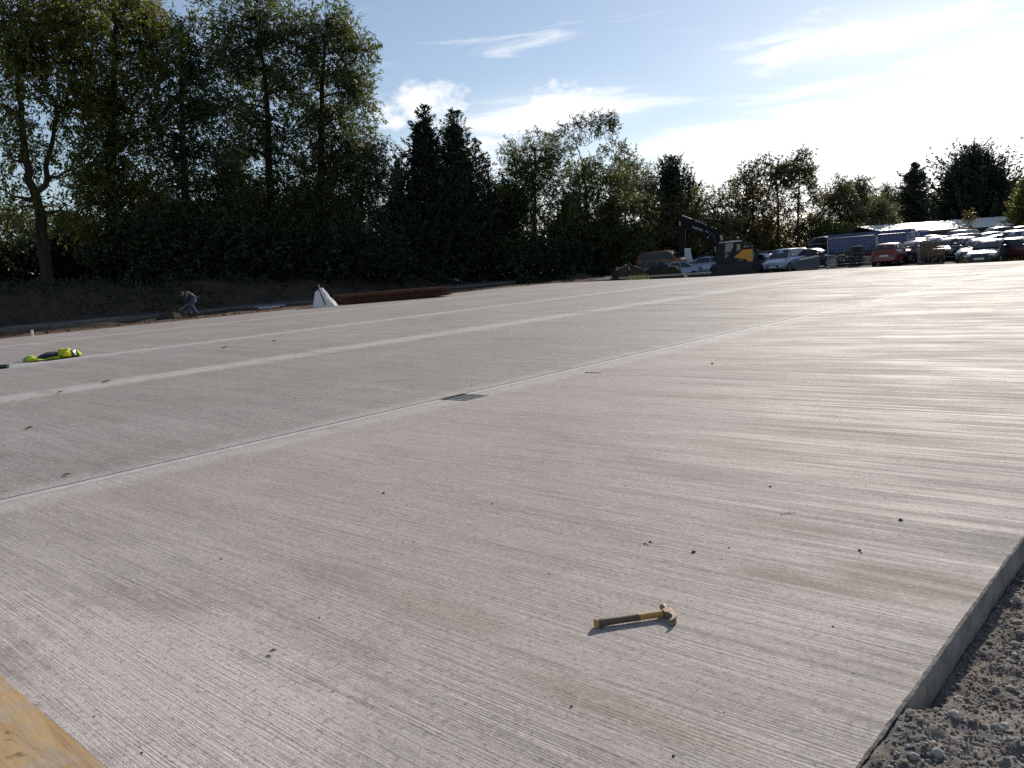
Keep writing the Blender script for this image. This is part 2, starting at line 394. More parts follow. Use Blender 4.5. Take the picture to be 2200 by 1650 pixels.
# ------------------------------------------------------------------ the concrete yard: a base, five bays and the joint strips
FAR = [(-32.6, 39.4), (-22.3, 40.6), (-17.7, 44.8), (-12.1, 45.6), (-7.3, 46.6), (-0.8, 48.0)]
def far_y(x): return float(np.interp(x, [p[0] for p in FAR], [p[1] for p in FAR]))
NEAR_Y = 0.86
bays = [(-7.234, -0.8), (-14.25, -7.394), (-20.02, -14.256), (-27.6, -20.30), (-32.6, -27.86)]
yb = MB()
px_ = [-32.5, -27.7, -22.3, -20.1, -17.7, -14.25, -12.1, -7.3, -0.9]
top = [(x, y, slab_z(x) - 0.05) for x in px_ for y in (NEAR_Y + 0.05, far_y(x) - 0.05)]
bot = [(x, y, z - 0.35) for x, y, z in top]
n_ = len(px_)
fs_ = [(2 * i, 2 * i + 2, 2 * i + 3, 2 * i + 1) for i in range(n_ - 1)]
fs_ += [tuple(j + 2 * n_ for j in f[::-1]) for f in fs_]
fs_ += [(2 * i, 2 * i + 2 * n_, 2 * i + 2 + 2 * n_, 2 * i + 2) for i in range(n_ - 1)] + [(2 * i + 1, 2 * i + 3, 2 * i + 3 + 2 * n_, 2 * i + 1 + 2 * n_) for i in range(n_ - 1)]
fs_ += [(0, 1, 1 + 2 * n_, 2 * n_), (2 * n_ - 2, 4 * n_ - 2, 4 * n_ - 1, 2 * n_ - 1)]
yb.add(top + bot, fs_)
yard = structure('concrete_yard', yb, CONC_SIDE)
rng = random.Random(5)
for bi, (x0, x1) in enumerate(bays):
    cols_ = sorted(set([x0, x1] + [x for x in (-22.3, -17.7, -12.1) if x0 < x < x1]))
    b_ = MB()
    if bi == 0:
        # near bay: edge cut into short steps with a worn, crumbled arris
        ysn = [NEAR_Y + i * 0.03 for i in range(200)] + [NEAR_Y + 6 + i * 1.0 for i in range(int(far_y(-0.8) - NEAR_Y - 6))] + [far_y(-0.8)]
        vs_ = []; fs2 = []
        xin = -1.3
        for i, y in enumerate(ysn):
            j = 0.0015 * math.sin(y * 3) + rng.uniform(-.0015, .0015) if y < 7 else 0
            c = 0.005 + (rng.uniform(0, .006) if y < 7 else 0)
            yi = min(y, far_y(x0))
            vs_ += [(x0, yi, 0), (xin, y, 0), (x1 - c + j, y, 0.0), (x1 + j, y, -c * 0.9), (x1 + 0.006 + j, y, -0.12), (x1 + 0.012 + j, y, -0.30)]
        for i in range(len(ysn) - 1):
            for k in range(5):
                a = 6 * i + k; fs2.append((a, a + 1, a + 7, a + 6)); b_.m.append(0 if k < 2 else 1)
        o = len(vs_); vs_ += [(x0, NEAR_Y, -.045), (x0, far_y(x0), -.045)]
        fs2.append((0, 6 * (len(ysn) - 1), o + 1, o)); b_.m.append(1)
        o2 = len(vs_); vs_ += [(x0, NEAR_Y, -.3), (x1, NEAR_Y, -.3)]
        fs2.append((0, 1, 2, 3, 4, 5, o2)[::-1]); b_.m.append(1)
        b_.v = vs_; b_.f = fs2
    else:
        up_ = [(x, y, slab_z(x)) for x in cols_ for y in (NEAR_Y, far_y(x))]; n2 = len(cols_)
        lo_ = [(x, y, z - (0.045 if True else 0)) for x, y, z in up_]
        f3 = [(2 * i, 2 * i + 2, 2 * i + 3, 2 * i + 1) for i in range(n2 - 1)]; b_.add(up_ + lo_, f3, 0)
        side = [(2 * i, 2 * i + 2 * n2, 2 * i + 2 + 2 * n2, 2 * i + 2) for i in range(n2 - 1)] + [(2 * i + 1, 2 * i + 3, 2 * i + 3 + 2 * n2, 2 * i + 1 + 2 * n2) for i in range(n2 - 1)]
        side += [(0, 1, 1 + 2 * n2, 2 * n2), (2 * n2 - 2, 4 * n2 - 2, 4 * n2 - 1, 2 * n2 - 1)]
        b_.f += [tuple(side_) for side_ in side]; b_.m += [1] * len(side)
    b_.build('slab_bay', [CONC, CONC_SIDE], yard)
# pale strip of the drain joint, cut where the grate sits; thin pale cement lines on the two far joints
def strip(x0, x1, y0, y1, lift, mat=PALE):
    s_ = MB(); z0, z1 = slab_z(x0), slab_z(x1)
    s_.add([(x0, y0, z0 + lift), (x1, y0, z1 + lift), (x1, y1, z1 + lift), (x0, y1, z0 + lift),
            (x0, y0, z0 - .05), (x1, y0, z1 - .05), (x1, y1, z1 - .05), (x0, y1, z0 - .05)],
           [(0, 1, 2, 3), (0, 4, 5, 1), (1, 5, 6, 2), (2, 6, 7, 3), (3, 7, 4, 0)])
    return s_.build('joint_strip', mat, yard)
GR0, GR1 = 6.66, 7.10
for y0, y1 in ((NEAR_Y, GR0), (GR1, 20.6), (20.63, 34.4), (34.43, far_y(-7.3) - .02)):
    strip(-7.376, -7.252, y0, y1, -0.002)
strip(-20.298, -20.022, NEAR_Y, far_y(-20.2) - .02, 0.004)
strip(-27.858, -27.602, NEAR_Y, far_y(-27.7) - .02, 0.004)

# cast-iron gully grate set in the drain joint
IRON = simple('cast_iron', (0.20, 0.205, 0.205), 0.6, 0.1, 0.2, 30)
gr = thing('drain_grate', 'black cast iron drain grate set into the concrete joint', 'drain grate', (-7.08, (GR0 + GR1) / 2, 0))
hx, hy = 0.155, 0.20
g = MB()
for a in (-1, 1):
    g.box((a * (hx - .015), 0, -.008), (.03, 2 * hy, .03)); g.box((0, a * (hy - .012), -.008), (2 * hx - .06, .024, .03))
g.build('frame', IRON, gr)
MB().box((0, 0, -.008), (.026, 2 * hy - .05, .028)).build('centre_bar', IRON, gr)
for i in range(6):
    y = -hy + .052 + i * (2 * hy - .104) / 5
    MB().bar((-hx + .03, y - .012, -.006), (-.013, y + .012, -.006), .017, .024).build('bar', IRON, gr)
    MB().bar((.013, y - .012, -.006), (hx - .03, y + .012, -.006), .017, .024).build('bar', IRON, gr)
PIT = simple('gully_shade_black', (0.006, 0.006, 0.006), 0.9, 0, 0)
MB().box((0, 0, -.041), (2 * hx - .01, 2 * hy - .01, .008)).build('gully_shade_plate', PIT, gr)  # near-black plate, paints the shade seen down between the bars

# ------------------------------------------------------------------ gravel beside the slab, lower right
def gravel_z(x, y):
    x = np.asarray(x, float); y = np.asarray(y, float)
    t = np.clip((y - 2.56 - 0.25 * np.clip(x + .8, 0, 1)) / 0.34, 0, 1); t = t * t * (3 - 2 * t)
    base = 0.000 * (1 - t) - 0.125 * t
    bank = np.clip((x + 0.76) / 0.45, 0, 1); base = base + 0.055 * bank * t - 0.03 * bank * (1 - t)
    return base - 0.004 + (0.4 + 0.6 * bank) * 0.030 * fbm(x * 3.1, y * 3.1, 4) + 0.020 * fbm(x * 18 + 9, y * 18, 4) + 0.018 * np.abs(fbm(x * 38, y * 38 + 3, 3))
gx = np.concatenate([np.arange(-0.80, 1.0, 0.0125), np.arange(1.0, 9, 0.4)]); gy = np.concatenate([np.arange(1.2, 5.5, 0.0125), np.arange(5.5, 49, 0.7)])
A, B = np.meshgrid(gx, gy); Zg = gravel_z(A, B); i2 = np.arange(A.size).reshape(A.shape)
Q = np.stack([i2[:-1, :-1], i2[:-1, 1:], i2[1:, 1:], i2[1:, :-1]], -1).reshape(-1, 4)
A = A.copy(); A[:, 0] = -0.79
tag(np_mesh('gravel', np.stack([A, B, Zg], -1).reshape(-1, 3), Q, GRAVEL, smooth=False), 'loose grey gravel beside the concrete slab edge', 'gravel', kind='stuff')
# loose stones on it
rs = np.random.RandomState(3)
def stones(n, xr, yr, smin, smax, zf, name, mat, label, seed, pw=2.2, sink=0.25, low=False):
    r_ = np.random.RandomState(seed)
    ico = np.array([(0, 0, 1), (.89, 0, .45), (.28, .85, .45), (-.72, .53, .45), (-.72, -.53, .45), (.28, -.85, .45),
                    (.72, .53, -.45), (-.28, .85, -.45), (-.89, 0, -.45), (-.28, -.85, -.45), (.72, -.53, -.45), (0, 0, -1)])
    fc = np.array([(0, 1, 2), (0, 2, 3), (0, 3, 4), (0, 4, 5), (0, 5, 1), (1, 6, 2), (2, 7, 3), (3, 8, 4), (4, 9, 5), (5, 10, 1),
                   (6, 7, 2), (7, 8, 3), (8, 9, 4), (9, 10, 5), (10, 6, 1), (6, 11, 7), (7, 11, 8), (8, 11, 9), (9, 11, 10), (10, 11, 6)])
    if low:                          # chips of eight faces
        ico = np.array([(1, 0, 0), (0, 1, 0), (-1, 0, 0), (0, -1, 0), (0, 0, 1), (0, 0, -1)], float); fc = np.array([(0, 1, 4), (1, 2, 4), (2, 3, 4), (3, 0, 4), (1, 0, 5), (2, 1, 5), (3, 2, 5), (0, 3, 5)])
    nv = len(ico)
    x = r_.uniform(*xr, n); y = r_.uniform(*yr, n); s = smin + (smax - smin) * r_.rand(n) ** pw
    sc = np.stack([s * r_.uniform(.7, 1.3, n), s * r_.uniform(.6, 1.1, n), s * r_.uniform(.45, .8, n)], -1)
    P = ico[None] * (1 + r_.uniform(-.32, .32, (n, nv, 1))) * sc[:, None]
    a = r_.uniform(0, 6.28, n); ca, sa = np.cos(a)[:, None], np.sin(a)[:, None]
    X = P[..., 0] * ca - P[..., 1] * sa + x[:, None]; Y = P[..., 0] * sa + P[..., 1] * ca + y[:, None]
    Z = P[..., 2] + (zf(x, y) + sc[:, 2] * (1 - 2 * sink))[:, None]
    V = np.stack([X, Y, Z], -1).reshape(-1, 3); Fc = (fc[None] + (np.arange(n) * nv)[:, None, None]).reshape(-1, 3)
    return tag(np_mesh(name, V, Fc, mat), label, 'gravel' if 'gravel' in label else 'debris', kind='stuff')
def stone_mat():
    m, nt, b = new_mat('mixed_gravel_stone'); k = NT(nt); geo = nt.nodes.new('ShaderNodeNewGeometry'); r_ = geo.outputs['Random Per Island']
    c = k.mix(r_, (0.15, 0.135, 0.12), (0.46, 0.43, 0.395)); c = k.mix(k.ramp(k.math('FRACT', k.math('MULTIPLY', r_, 7.31)), 0.6, 0.9, 0, .6), c, (0.30, 0.215, 0.155))
    f = k.noise(k.coords(), 160, 4, 0.7); k.set(b.inputs['Base Color'], k.mix(k.ramp(f, .4, .7, 0, .4), c, (0.13, 0.12, 0.11))); b.inputs['Roughness'].default_value = .9; b.inputs['Specular IOR Level'].default_value = .25
    return m
STONE = stone_mat(); STONE_OLD = earth_mat('loose_stone', (0.18, 0.165, 0.15), (0.40, 0.375, 0.345), 14.0, 0.4, 0.9, 0.004)
stones(34000, (-0.78, 0.6), (1.5, 5.2), 0.002, 0.010, gravel_z, 'gravel_stones', STONE, 'loose gravel stones lying on the gravel strip', 11, 1.6, .25, True)
stones(900, (-0.74, 0.7), (1.4, 5.4), 0.009, 0.026, gravel_z, 'gravel_cobbles', STONE, 'larger broken gravel stones on the gravel strip', 12, 2.5, .35)

# timber formwork along the near edge, lower left
def board_mat():
    m, nt, b = new_mat('muddy_formwork_timber'); k = NT(nt)
    g1 = k.noise(k.coords((1.2, 9, 6)), 1.6, 6, 0.6, 0.5); mud = k.noise(k.coords(), 4.2, 6, 0.62, 0.4)
    c = k.mix(k.ramp(g1, 0.3, 0.7), (0.36, 0.22, 0.095), (0.50, 0.335, 0.165))
    c = k.mix(k.ramp(mud, 0.44, 0.62, 0, 0.75), c, (0.40, 0.335, 0.27)); 
    d = k.noise(k.coords(), 11, 4, 0.6); c = k.mix(k.ramp(d, 0.62, 0.74, 0, 0.8), c, (0.13, 0.085, 0.05))
    k.set(b.inputs['Base Color'], c); b.inputs['Roughness'].default_value = 0.85
    k.set(b.inputs['Normal'], k.bump(k.math('ADD', g1, mud), 0.5, 0.01)); return m
BOARD = board_mat()
fb = thing('formwork_board', 'muddy orange timber formwork board along the near slab edge', 'board', (-4.2, 0.587, -0.022))
bm_ = MB(); nb = 60
for i in range(nb + 1):
    x = -3.2 + 5.4 * i / nb; j = rng.uniform(-.004, .004)
    bm_.v += [(x, .2726, .0222), (x, .262 + j, .0226), (x, -.24, .0226), (x, -.25, -.05), (x, .271, -.05)]
for i in range(nb):
    for k_ in range(5):
        a = 5 * i + k_; b2 = 5 * i + (k_ + 1) % 5; bm_.f.append((a, a + 5, b2 + 5, b2)); bm_.m.append(0)
bm_.f += [(0, 1, 2, 3, 4), tuple(5 * nb + j for j in (4, 3, 2, 1, 0))]; bm_.m += [0, 0]
bm_.build('plank', BOARD, fb)
RUST = simple('rust', (0.22, 0.085, 0.035), 0.85, 0, 0.4, 12)
for x in (0.36, 1.9): MB().disc((x, -.05 , .019), .02, 12, 'z', .006).build('nail_head', RUST, fb)
# ------------------------------------------------------------------ left verge: rusty soil, trench, kerb, path, earth bank
def ribbon(name, cols, ys_, mat, jit=0.0, seed=1, fy=None):
    """cols: list of (x, z) across; an uneven strip along y"""
    Y = np.asarray(ys_); X = np.array([c[0] for c in cols]); Zc = np.array([c[1] for c in cols])
    XX, YY = np.meshgrid(X, Y); ZZ = np.tile(Zc, (len(Y), 1)).astype(float)
    if fy is not None: ZZ = fy(XX, YY, ZZ)
    ZZ += jit * fbm(XX * 1.3 + seed * 7, YY * 1.3, 4); XX = XX + jit * 0.8 * fbm(XX + 31, YY * 0.9 + seed, 3)
    ii = np.arange(XX.size).reshape(XX.shape)
    Qd = np.stack([ii[:-1, :-1], ii[:-1, 1:], ii[1:, 1:], ii[1:, :-1]], -1).reshape(-1, 4)
    return tag(np_mesh(name, np.stack([XX, YY, ZZ], -1).reshape(-1, 3), Qd, mat, smooth=True), kind='structure')
vy = np.arange(-2, 58, 0.35)
ribbon('soil_strip', [(-32.5, .30), (-32.62, .47), (-33.0, .53), (-33.5, .545), (-34.0, .55), (-34.6, .54), (-35.0, .46), (-35.5, .34)], vy, RUSTSOIL, 0.10, 2)
ribbon('trench', [(-35.3, .43), (-36, .30), (-37, .27), (-38, .30), (-38.8, .46), (-39.5, .60)], vy, SOIL, 0.14, 3)
ribbon('path', [(-39.6, .70), (-40.2, .73), (-41.0, .76), (-41.8, .80)], vy, TAR, 0.02, 4)
def bank_h(XX, YY, ZZ):
    t = np.clip((-41.2 - XX) / 3.2, 0, 1); t = t * t * (3 - 2 * t)
    top_ = np.interp(YY, [-5, 12, 20, 28, 36, 41, 45], [2.5, 2.45, 2.3, 1.95, 1.6, 1.2, 0.55])
    return 0.70 + np.maximum(top_ - 0.70, -0.2) * t
ribbon('earth_bank', [(-41.2 - i * 0.4, 0) for i in range(14)] + [(-50, 0), (-60, 0), (-80, 0)], np.arange(-6, 60, 0.4), SOIL, 0.34, 5, bank_h)
kerb = structure('kerb', MB(), PALE)
for i in range(19):
    y = -2 + i * 3.0
    MB().box((-39.55, y + 1.49, .60 + .01 * ((i * 7) % 3)), (.16, 2.97, .20)).build('kerb_stone', KERBM, kerb)
# ------------------------------------------------------------------ trees
def leaf_mat(name, c1, c2, trans=0.35, tcol=None, rough=0.5):
    m = bpy.data.materials.new(name); m.use_nodes = True; nt = m.node_tree; nt.nodes.clear(); k = NT(nt)
    out = nt.nodes.new('ShaderNodeOutputMaterial'); b = nt.nodes.new('ShaderNodeBsdfPrincipled')
    geo = nt.nodes.new('ShaderNodeNewGeometry')
    r_ = geo.outputs['Random Per Island']
    patch = k.noise(k.coords(kind='Object'), 0.45, 3, 0.5)
    f = k.math('ADD', k.math('MULTIPLY', r_, 0.6), k.math('MULTIPLY', patch, 0.5), True)
    c = k.mix(k.ramp(f, 0.2, 0.95), c1, c2)
    k.set(b.inputs['Base Color'], c); b.inputs['Roughness'].default_value = rough; b.inputs['Specular IOR Level'].default_value = 0.3
    t = nt.nodes.new('ShaderNodeBsdfTranslucent')
    k.set(t.inputs[0], k.mix(0.5, c, tcol or tuple(min(1, x * 2.2) for x in c2)))
    mx = nt.nodes.new('ShaderNodeMixShader'); mx.inputs[0].default_value = trans
    nt.links.new(b.outputs[0], mx.inputs[1]); nt.links.new(t.outputs[0], mx.inputs[2]); nt.links.new(mx.outputs[0], out.inputs[0])
    return m
BARK = earth_mat('bark', (0.030, 0.025, 0.020), (0.058, 0.048, 0.038), 6, 0.8, 0.95, 0.03)
L_ASH = leaf_mat('ash_leaves', (0.034, 0.052, 0.022), (0.105, 0.132, 0.052), 0.45, (0.24, 0.27, 0.07))
L_ASH_Y = leaf_mat('yellowing_ash_leaves', (0.039, 0.058, 0.018), (0.158, 0.168, 0.044), 0.52, (0.36, 0.36, 0.06))
L_GREY = leaf_mat('willow_leaves', (0.046, 0.058, 0.034), (0.114, 0.130, 0.075), 0.30, (0.22, 0.24, 0.10))
L_DARK = leaf_mat('dark_evergreen_leaves', (0.016, 0.023, 0.010), (0.039, 0.055, 0.021), 0.12)
L_CON = leaf_mat('cypress_sprays', (0.018, 0.029, 0.016), (0.047, 0.065, 0.034), 0.12, None, 0.6)
L_BUSH = leaf_mat('bush_leaves', (0.036, 0.055, 0.017), (0.111, 0.130, 0.039), 0.35, (0.30, 0.32, 0.06))
L_BROWN = leaf_mat('autumn_leaves', (0.048, 0.046, 0.020), (0.125, 0.104, 0.042), 0.36, (0.30, 0.23, 0.07))
L_OLIVE = leaf_mat('olive_leaves', (0.058, 0.062, 0.029), (0.150, 0.150, 0.065), 0.32, (0.30, 0.28, 0.10))
L_YELL = leaf_mat('golden_conifer_sprays', (0.091, 0.104, 0.023), (0.247, 0.240, 0.058), 0.35, (0.42, 0.38, 0.08))

def unit(v): return v / np.maximum(np.linalg.norm(v, axis=-1, keepdims=True), 1e-9)
def leaves_mesh(P, D, L, Wd, r_, up=None):
    n = len(P); up = unit(r_.normal(size=(n, 3))) if up is None else up; S = unit(np.cross(D, up))
    L = L[:, None]; Wd = Wd[:, None]
    bend = np.cross(S, D) * L * r_.uniform(-.12, .12, (n, 1))
    V = np.stack([P, P + D * L * .45 + S * Wd * .5 + bend, P + D * L, P + D * L * .45 - S * Wd * .5 + bend], 1).reshape(-1, 3)
    return V, np.arange(4 * n).reshape(n, 4)
def limb(mb, a, b, ra, rb, r_, n=5, seg=5, wob=0.10, sag=0.0):
    a = np.asarray(a, float); b = np.asarray(b, float); d = b - a; L = np.linalg.norm(d)
    off = r_.normal(size=3) * L * wob; pts = []
    for i in range(seg + 1):
        t = i / seg; p = a + d * t + off * math.sin(math.pi * t) + r_.normal(size=3) * L * 0.012
        p[2] += sag * L * math.sin(math.pi * t)
        pts.append(p)
    mb.tube(pts, [ra + (rb - ra) * i / seg for i in range(seg + 1)], n, False)
    return pts
def broadleaf(name, label, cat, d, trunk, lobes, mat, seed, nl=9000, leaf=.22, clump=.55, droop=.35, tr=.22, dense=1.0, group=None, shell=.45, width=.36, twigs=True, forks=()):
    """trunk: pixel path from the ground up; lobes: (px, py, rx, ry) outlines of the crown, at distance d"""
    r_ = np.random.RandomState(seed); k = d / FOCAL * 1.06; nl = int(nl * (2.75 if nl > 4000 else 2.2)); clump *= 1.05; leaf *= 1.0
    base = at(*trunk[0], d)
    gz0 = 0.5 if base.x < -41 else ground_z(base.x, base.y)
    base.z = gz0 - 0.1
    t = thing(name, label, cat, base, 0, group); o = np.array(base)
    tp = [np.array(base) - o] + [np.array(at(p[0], p[1], d)) - o for p in trunk[1:]]
    mb = MB(); n_t = len(tp)
    fine = []
    for i in range(n_t - 1):
        for q in range(4): fine.append(tp[i] + (tp[i + 1] - tp[i]) * q / 4 + (r_.normal(size=3) * .05 if i + q else 0))
    fine.append(tp[-1])
    rad = [tr * (1.25 if i == 0 else 1 - .75 * i / (len(fine) - 1)) for i in range(len(fine))]
    mb.tube(fine, rad, 9)
    nodes = [(p, rr) for p, rr in zip(fine[2:], rad[2:])]
    for fk in forks:
        fp = [np.array(at(p[0], p[1], d + p[2])) - o for p in fk]
        s0 = min(nodes, key=lambda q: np.linalg.norm(q[0] - fp[0])); rr = s0[1] * .8
        ff = [s0[0]]
        for i in range(len(fp)):
            a0 = ff[-1]
            for q in (1 / 3, 2 / 3, 1.0): ff.append(a0 + (fp[i] - a0) * q + r_.normal(size=3) * .05)
        rs_ = [max(.02, rr * (1 - .8 * i / (len(ff) - 1))) for i in range(len(ff))]
        mb.tube(ff, rs_, 6, False); nodes += list(zip(ff, rs_))
    LB = MB(); cents = []; cr_ = []
    vol = np.array([l[2] * l[3] * (l[4] if len(l) > 4 else 1.0) for l in lobes], float); vol /= vol.sum()
    for l, vfr in zip(lobes, vol):
        rx, ry = l[2] * k * 1.16, l[3] * k * 1.16; dd = r_.uniform(-1, 1) * rx * .5
        c = np.array(at(l[0], l[1], d + dd)) - o
        s0 = min(nodes, key=lambda q: np.linalg.norm(q[0] - c) + (2.0 * max(0, q[0][2] - c[2])))
        pts = limb(LB, s0[0], c, max(.025, min(s0[1] * .6, .12)), .025, r_, 5, 5, .10, .05)
        sub = [(np.array(p), .03) for p in pts[2:]]
        ncl = max(5, int(nl * vfr / 75 * dense))
        u = unit(r_.normal(size=(ncl, 3))) * (r_.rand(ncl, 1) ** shell) * np.array([rx, rx, ry])
        for q in u:
            p = c + q; cents.append(p); cr_.append(vfr)
            if twigs:
                s1 = min(sub, key=lambda w: np.linalg.norm(w[0] - p)); limb(LB, s1[0], p, .022, .007, r_, 3, 2, .10, .06)
    cents = np.array(cents); nc = len(cents)
    w_ = r_.lognormal(0, .75, nc); ns = np.maximum(6, (nl * w_ / w_.sum())).astype(int)
    ci = np.repeat(np.arange(nc), ns); n = len(ci)
    cs = clump * np.clip((w_ / w_.mean()) ** .4, .6, 1.6)
    # leaves sit along short hanging sprays, about nine to a spray; sprays of a clump share a drift
    sp = np.maximum(1, ns // 9); sci = np.repeat(np.arange(nc), sp); m_ = len(sci)
    mid_ = cents.mean(0); outw = unit(cents[sci] - mid_ * np.array([1, 1, .8])); drift = unit(r_.normal(size=(nc, 3)))[sci]
    sdir = unit(outw * .55 + drift * .5 + r_.normal(size=(m_, 3)) * .55 + np.array([0, 0, -droop * 1.3])); slen = leaf * r_.uniform(1.6, 3.4, m_)
    spos = cents[sci] + r_.normal(size=(m_, 3)) * (cs[sci] * .50)[:, None] * np.array([1, 1, .8])
    sup = unit(drift * .8 + r_.normal(size=(m_, 3)) * .7 + np.array([0, 0, .6]))
    st0 = np.concatenate([[0], np.cumsum(sp)[:-1]]); si = st0[ci] + (r_.rand(n) * sp[ci]).astype(int)
    tl = r_.rand(n); P = spos[si] + sdir[si] * (slen[si] * tl)[:, None] + r_.normal(size=(n, 3)) * .03
    sidev = np.cross(sdir[si], sup[si]) * np.where(r_.rand(n) < .5, -1, 1)[:, None]
    D = unit(sdir[si] * .75 + sidev * .8 + r_.normal(size=(n, 3)) * .28); L = leaf * r_.uniform(.55, 1.25, n)
    V, Q_ = leaves_mesh(P, D, L, L * width, r_, unit(sup[si] + r_.normal(size=(n, 3)) * .35))
    mb.build('trunk', BARK, t, True); tag(LB.build('branches', BARK, t, True), kind='stuff')
    cw = np_mesh('crown', V, Q_, mat, t); 
    return t
def conifer(name, label, d, bpx, tpx, half, mat, seed, nb=150, up=.45, dens=46, tips=(), spray=.36, lean=0.0, pw=.85, cat='tree', group=None, skirt=.04, fill=1.0):
    """cypress kind: an upright leader, branches that sweep out and up, flat sprays along them"""
    r_ = np.random.RandomState(seed); k = d / FOCAL * 1.06
    base = at(*bpx, d); top = np.array(at(*tpx, d)); base.z = (0.5 if base.x < -41 else ground_z(base.x, base.y)) - .1
    t = thing(name, label, cat, base, 0, group); o = np.array(base); top = top - o; Wm = half * k
    leaders = [(np.zeros(3), top, 1.0)]
    for tp in tips:      # side leaders: (px, py, share of the width)
        e = np.array(at(tp[0], tp[1], d + r_.uniform(-1, 1))) - o
        leaders.append((np.array([e[0] * .25, e[1] * .25, e[2] * .25]), e, tp[2]))
    mb = MB(); P = []; D = []; Ls = []
    for li, (a, b, sh) in enumerate(leaders):
        H = b - a; Lh = np.linalg.norm(H)
        stem = [a + H * i / 8 + (r_.normal(size=3) * .04 if 0 < i < 8 else 0) for i in range(9)]
        mb.tube(stem, [max(.012, (.20 if li == 0 else .09) * (1 - i / 8) ** .9) for i in range(9)], 6, False)
        nbr = int(nb * sh * (1 if li == 0 else .55))
        for j in range(nbr):
            f = skirt + (1 - skirt) * ((j + r_.rand()) / nbr) ** .9
            p0 = a + H * min(f, .985); ln = Wm * sh * max(0.0, (1 - f)) ** pw * r_.uniform(.42, 1.32) + .16
            az_ = r_.uniform(0, 2 * math.pi); ca, sa = math.cos(az_), math.sin(az_)
            rise = up * r_.uniform(.5, 1.5)
            npt = max(4, int(ln / .16)); tt = np.linspace(0, 1, npt)
            bp = np.stack([p0[0] + ca * ln * tt, p0[1] + sa * ln * tt, p0[2] + ln * rise * (0.35 * tt + .65 * tt ** 2) - .12 * ln * np.sin(np.pi * tt)], -1)
            mb.tube(bp[::max(1, npt // 3)], [max(.006, .03 * (1 - q / 4)) for q in range(len(bp[::max(1, npt // 3)]))], 3, False)
            m_ = int(dens * (ln / max(Wm, 1)) * (1.0 if ln > .5 else 1.4)) + 8
            ti = r_.rand(m_) ** .75; q = np.stack([np.interp(ti, tt, bp[:, c]) for c in range(3)], -1)
            dirv = np.array([ca, sa, rise * .9]); spread = .06 + .22 * (1 - ti)
            q = q + r_.normal(size=(m_, 3)) * spread[:, None] * min(1.0, ln) * np.array([1, 1, .45])
            dd = unit(dirv[None] * .9 + r_.normal(size=(m_, 3)) * .42 + np.array([0, 0, .10]))
            P.append(q); D.append(dd); Ls.append(spray * r_.uniform(.5, 1.15, m_) * (0.75 + .25 * (1 - f)))
        # wispy leader
        m_ = 40; ti = r_.uniform(.88, 1.0, m_); P.append(a + H * ti[:, None] + r_.normal(size=(m_, 3)) * .05)
        D.append(unit(np.array([lean, 0, 1.0]) + r_.normal(size=(m_, 3)) * .35)); Ls.append(spray * .8 * r_.uniform(.5, 1, m_))
    if fill:             # dense inner foliage
        m_ = int(nb * dens * .25 * fill); f = r_.rand(m_) ** 1.3 * .9; rr = Wm * (1 - f) ** pw * np.sqrt(r_.rand(m_)) * .72; a_ = r_.uniform(0, 6.28, m_)
        P.append(np.stack([rr * np.cos(a_), rr * np.sin(a_), np.zeros(m_)], -1) + top[None] * f[:, None]); D.append(unit(r_.normal(size=(m_, 3)) + np.array([0, 0, .4]))); Ls.append(spray * 1.5 * r_.uniform(.6, 1.2, m_))
    P = np.concatenate(P); D = np.concatenate(D); Ls = np.concatenate(Ls)
    V, Q_ = leaves_mesh(P, D, Ls, Ls * .34, r_)
    mb.build('trunk', BARK, t, True); np_mesh('crown', V, Q_, mat, t)
    return t

TG = 'trees along the left side of the yard'
broadleaf('ash_tree', 'tall open ash with forked bare trunk at the far left edge', 'tree', 50,
          [(98, 600), (92, 520), (84, 440), (62, 385), (52, 310), (40, 200), (30, 90)],
          [(20, 40, 90, 60), (120, 30, 80, 60), (60, 130, 75, 60), (150, 130, 50, 50, .6), (15, 230, 50, 60, .6), (150, 230, 40, 45, .4), (100, 215, 40, 40, .5), (20, 340, 40, 60, .5), (120, 330, 45, 40, .5), (30, 450, 50, 45, .45), (140, 440, 35, 40, .4)],
          L_ASH_Y, 101, 10500, .25, .66, .5, .34, group=TG, forks=[[(98, 400, 0), (100, 340, .3), (118, 270, .5), (150, 200, .2), (165, 120, 0)], [(130, 380, 0), (160, 360, .3)], [(60, 430, 0), (20, 420, -.2)]])
broadleaf('ash_tree', 'tall ash with ivy clad trunk and yellowing top, second from left', 'tree', 52,
          [(245, 600), (242, 500), (238, 380), (240, 250), (246, 120), (250, 40)],
          [(235, 20, 75, 55), (300, 50, 48, 60), (255, 120, 85, 55), (320, 130, 30, 40), (185, 190, 45, 45, .7), (240, 220, 55, 60, 1.3), (238, 320, 42, 60, 1.6), (185, 330, 45, 45, .7), (290, 300, 45, 45, .7), (240, 420, 48, 60, 1.8), (300, 410, 45, 50, .8), (190, 440, 40, 50, .8), (242, 520, 55, 55, 1.5)],
          L_ASH_Y, 102, 20000, .23, .60, .5, .36, group=TG)
broadleaf('ash_tree', 'narrow green ash between the yellowing ash and the tallest crown', 'tree', 54,
          [(400, 600), (398, 480), (394, 340), (390, 200), (388, 90)],
          [(388, 75, 32, 34), (360, 140, 40, 38), (425, 140, 38, 42), (385, 215, 60, 48), (450, 235, 50, 50), (350, 280, 45, 45), (430, 320, 65, 55), (480, 380, 50, 55), (370, 390, 50, 50), (430, 450, 70, 50, 1.3), (350, 480, 50, 50, 1.3)],
          L_ASH, 103, 19000, .23, .58, .55, .30, group=TG)
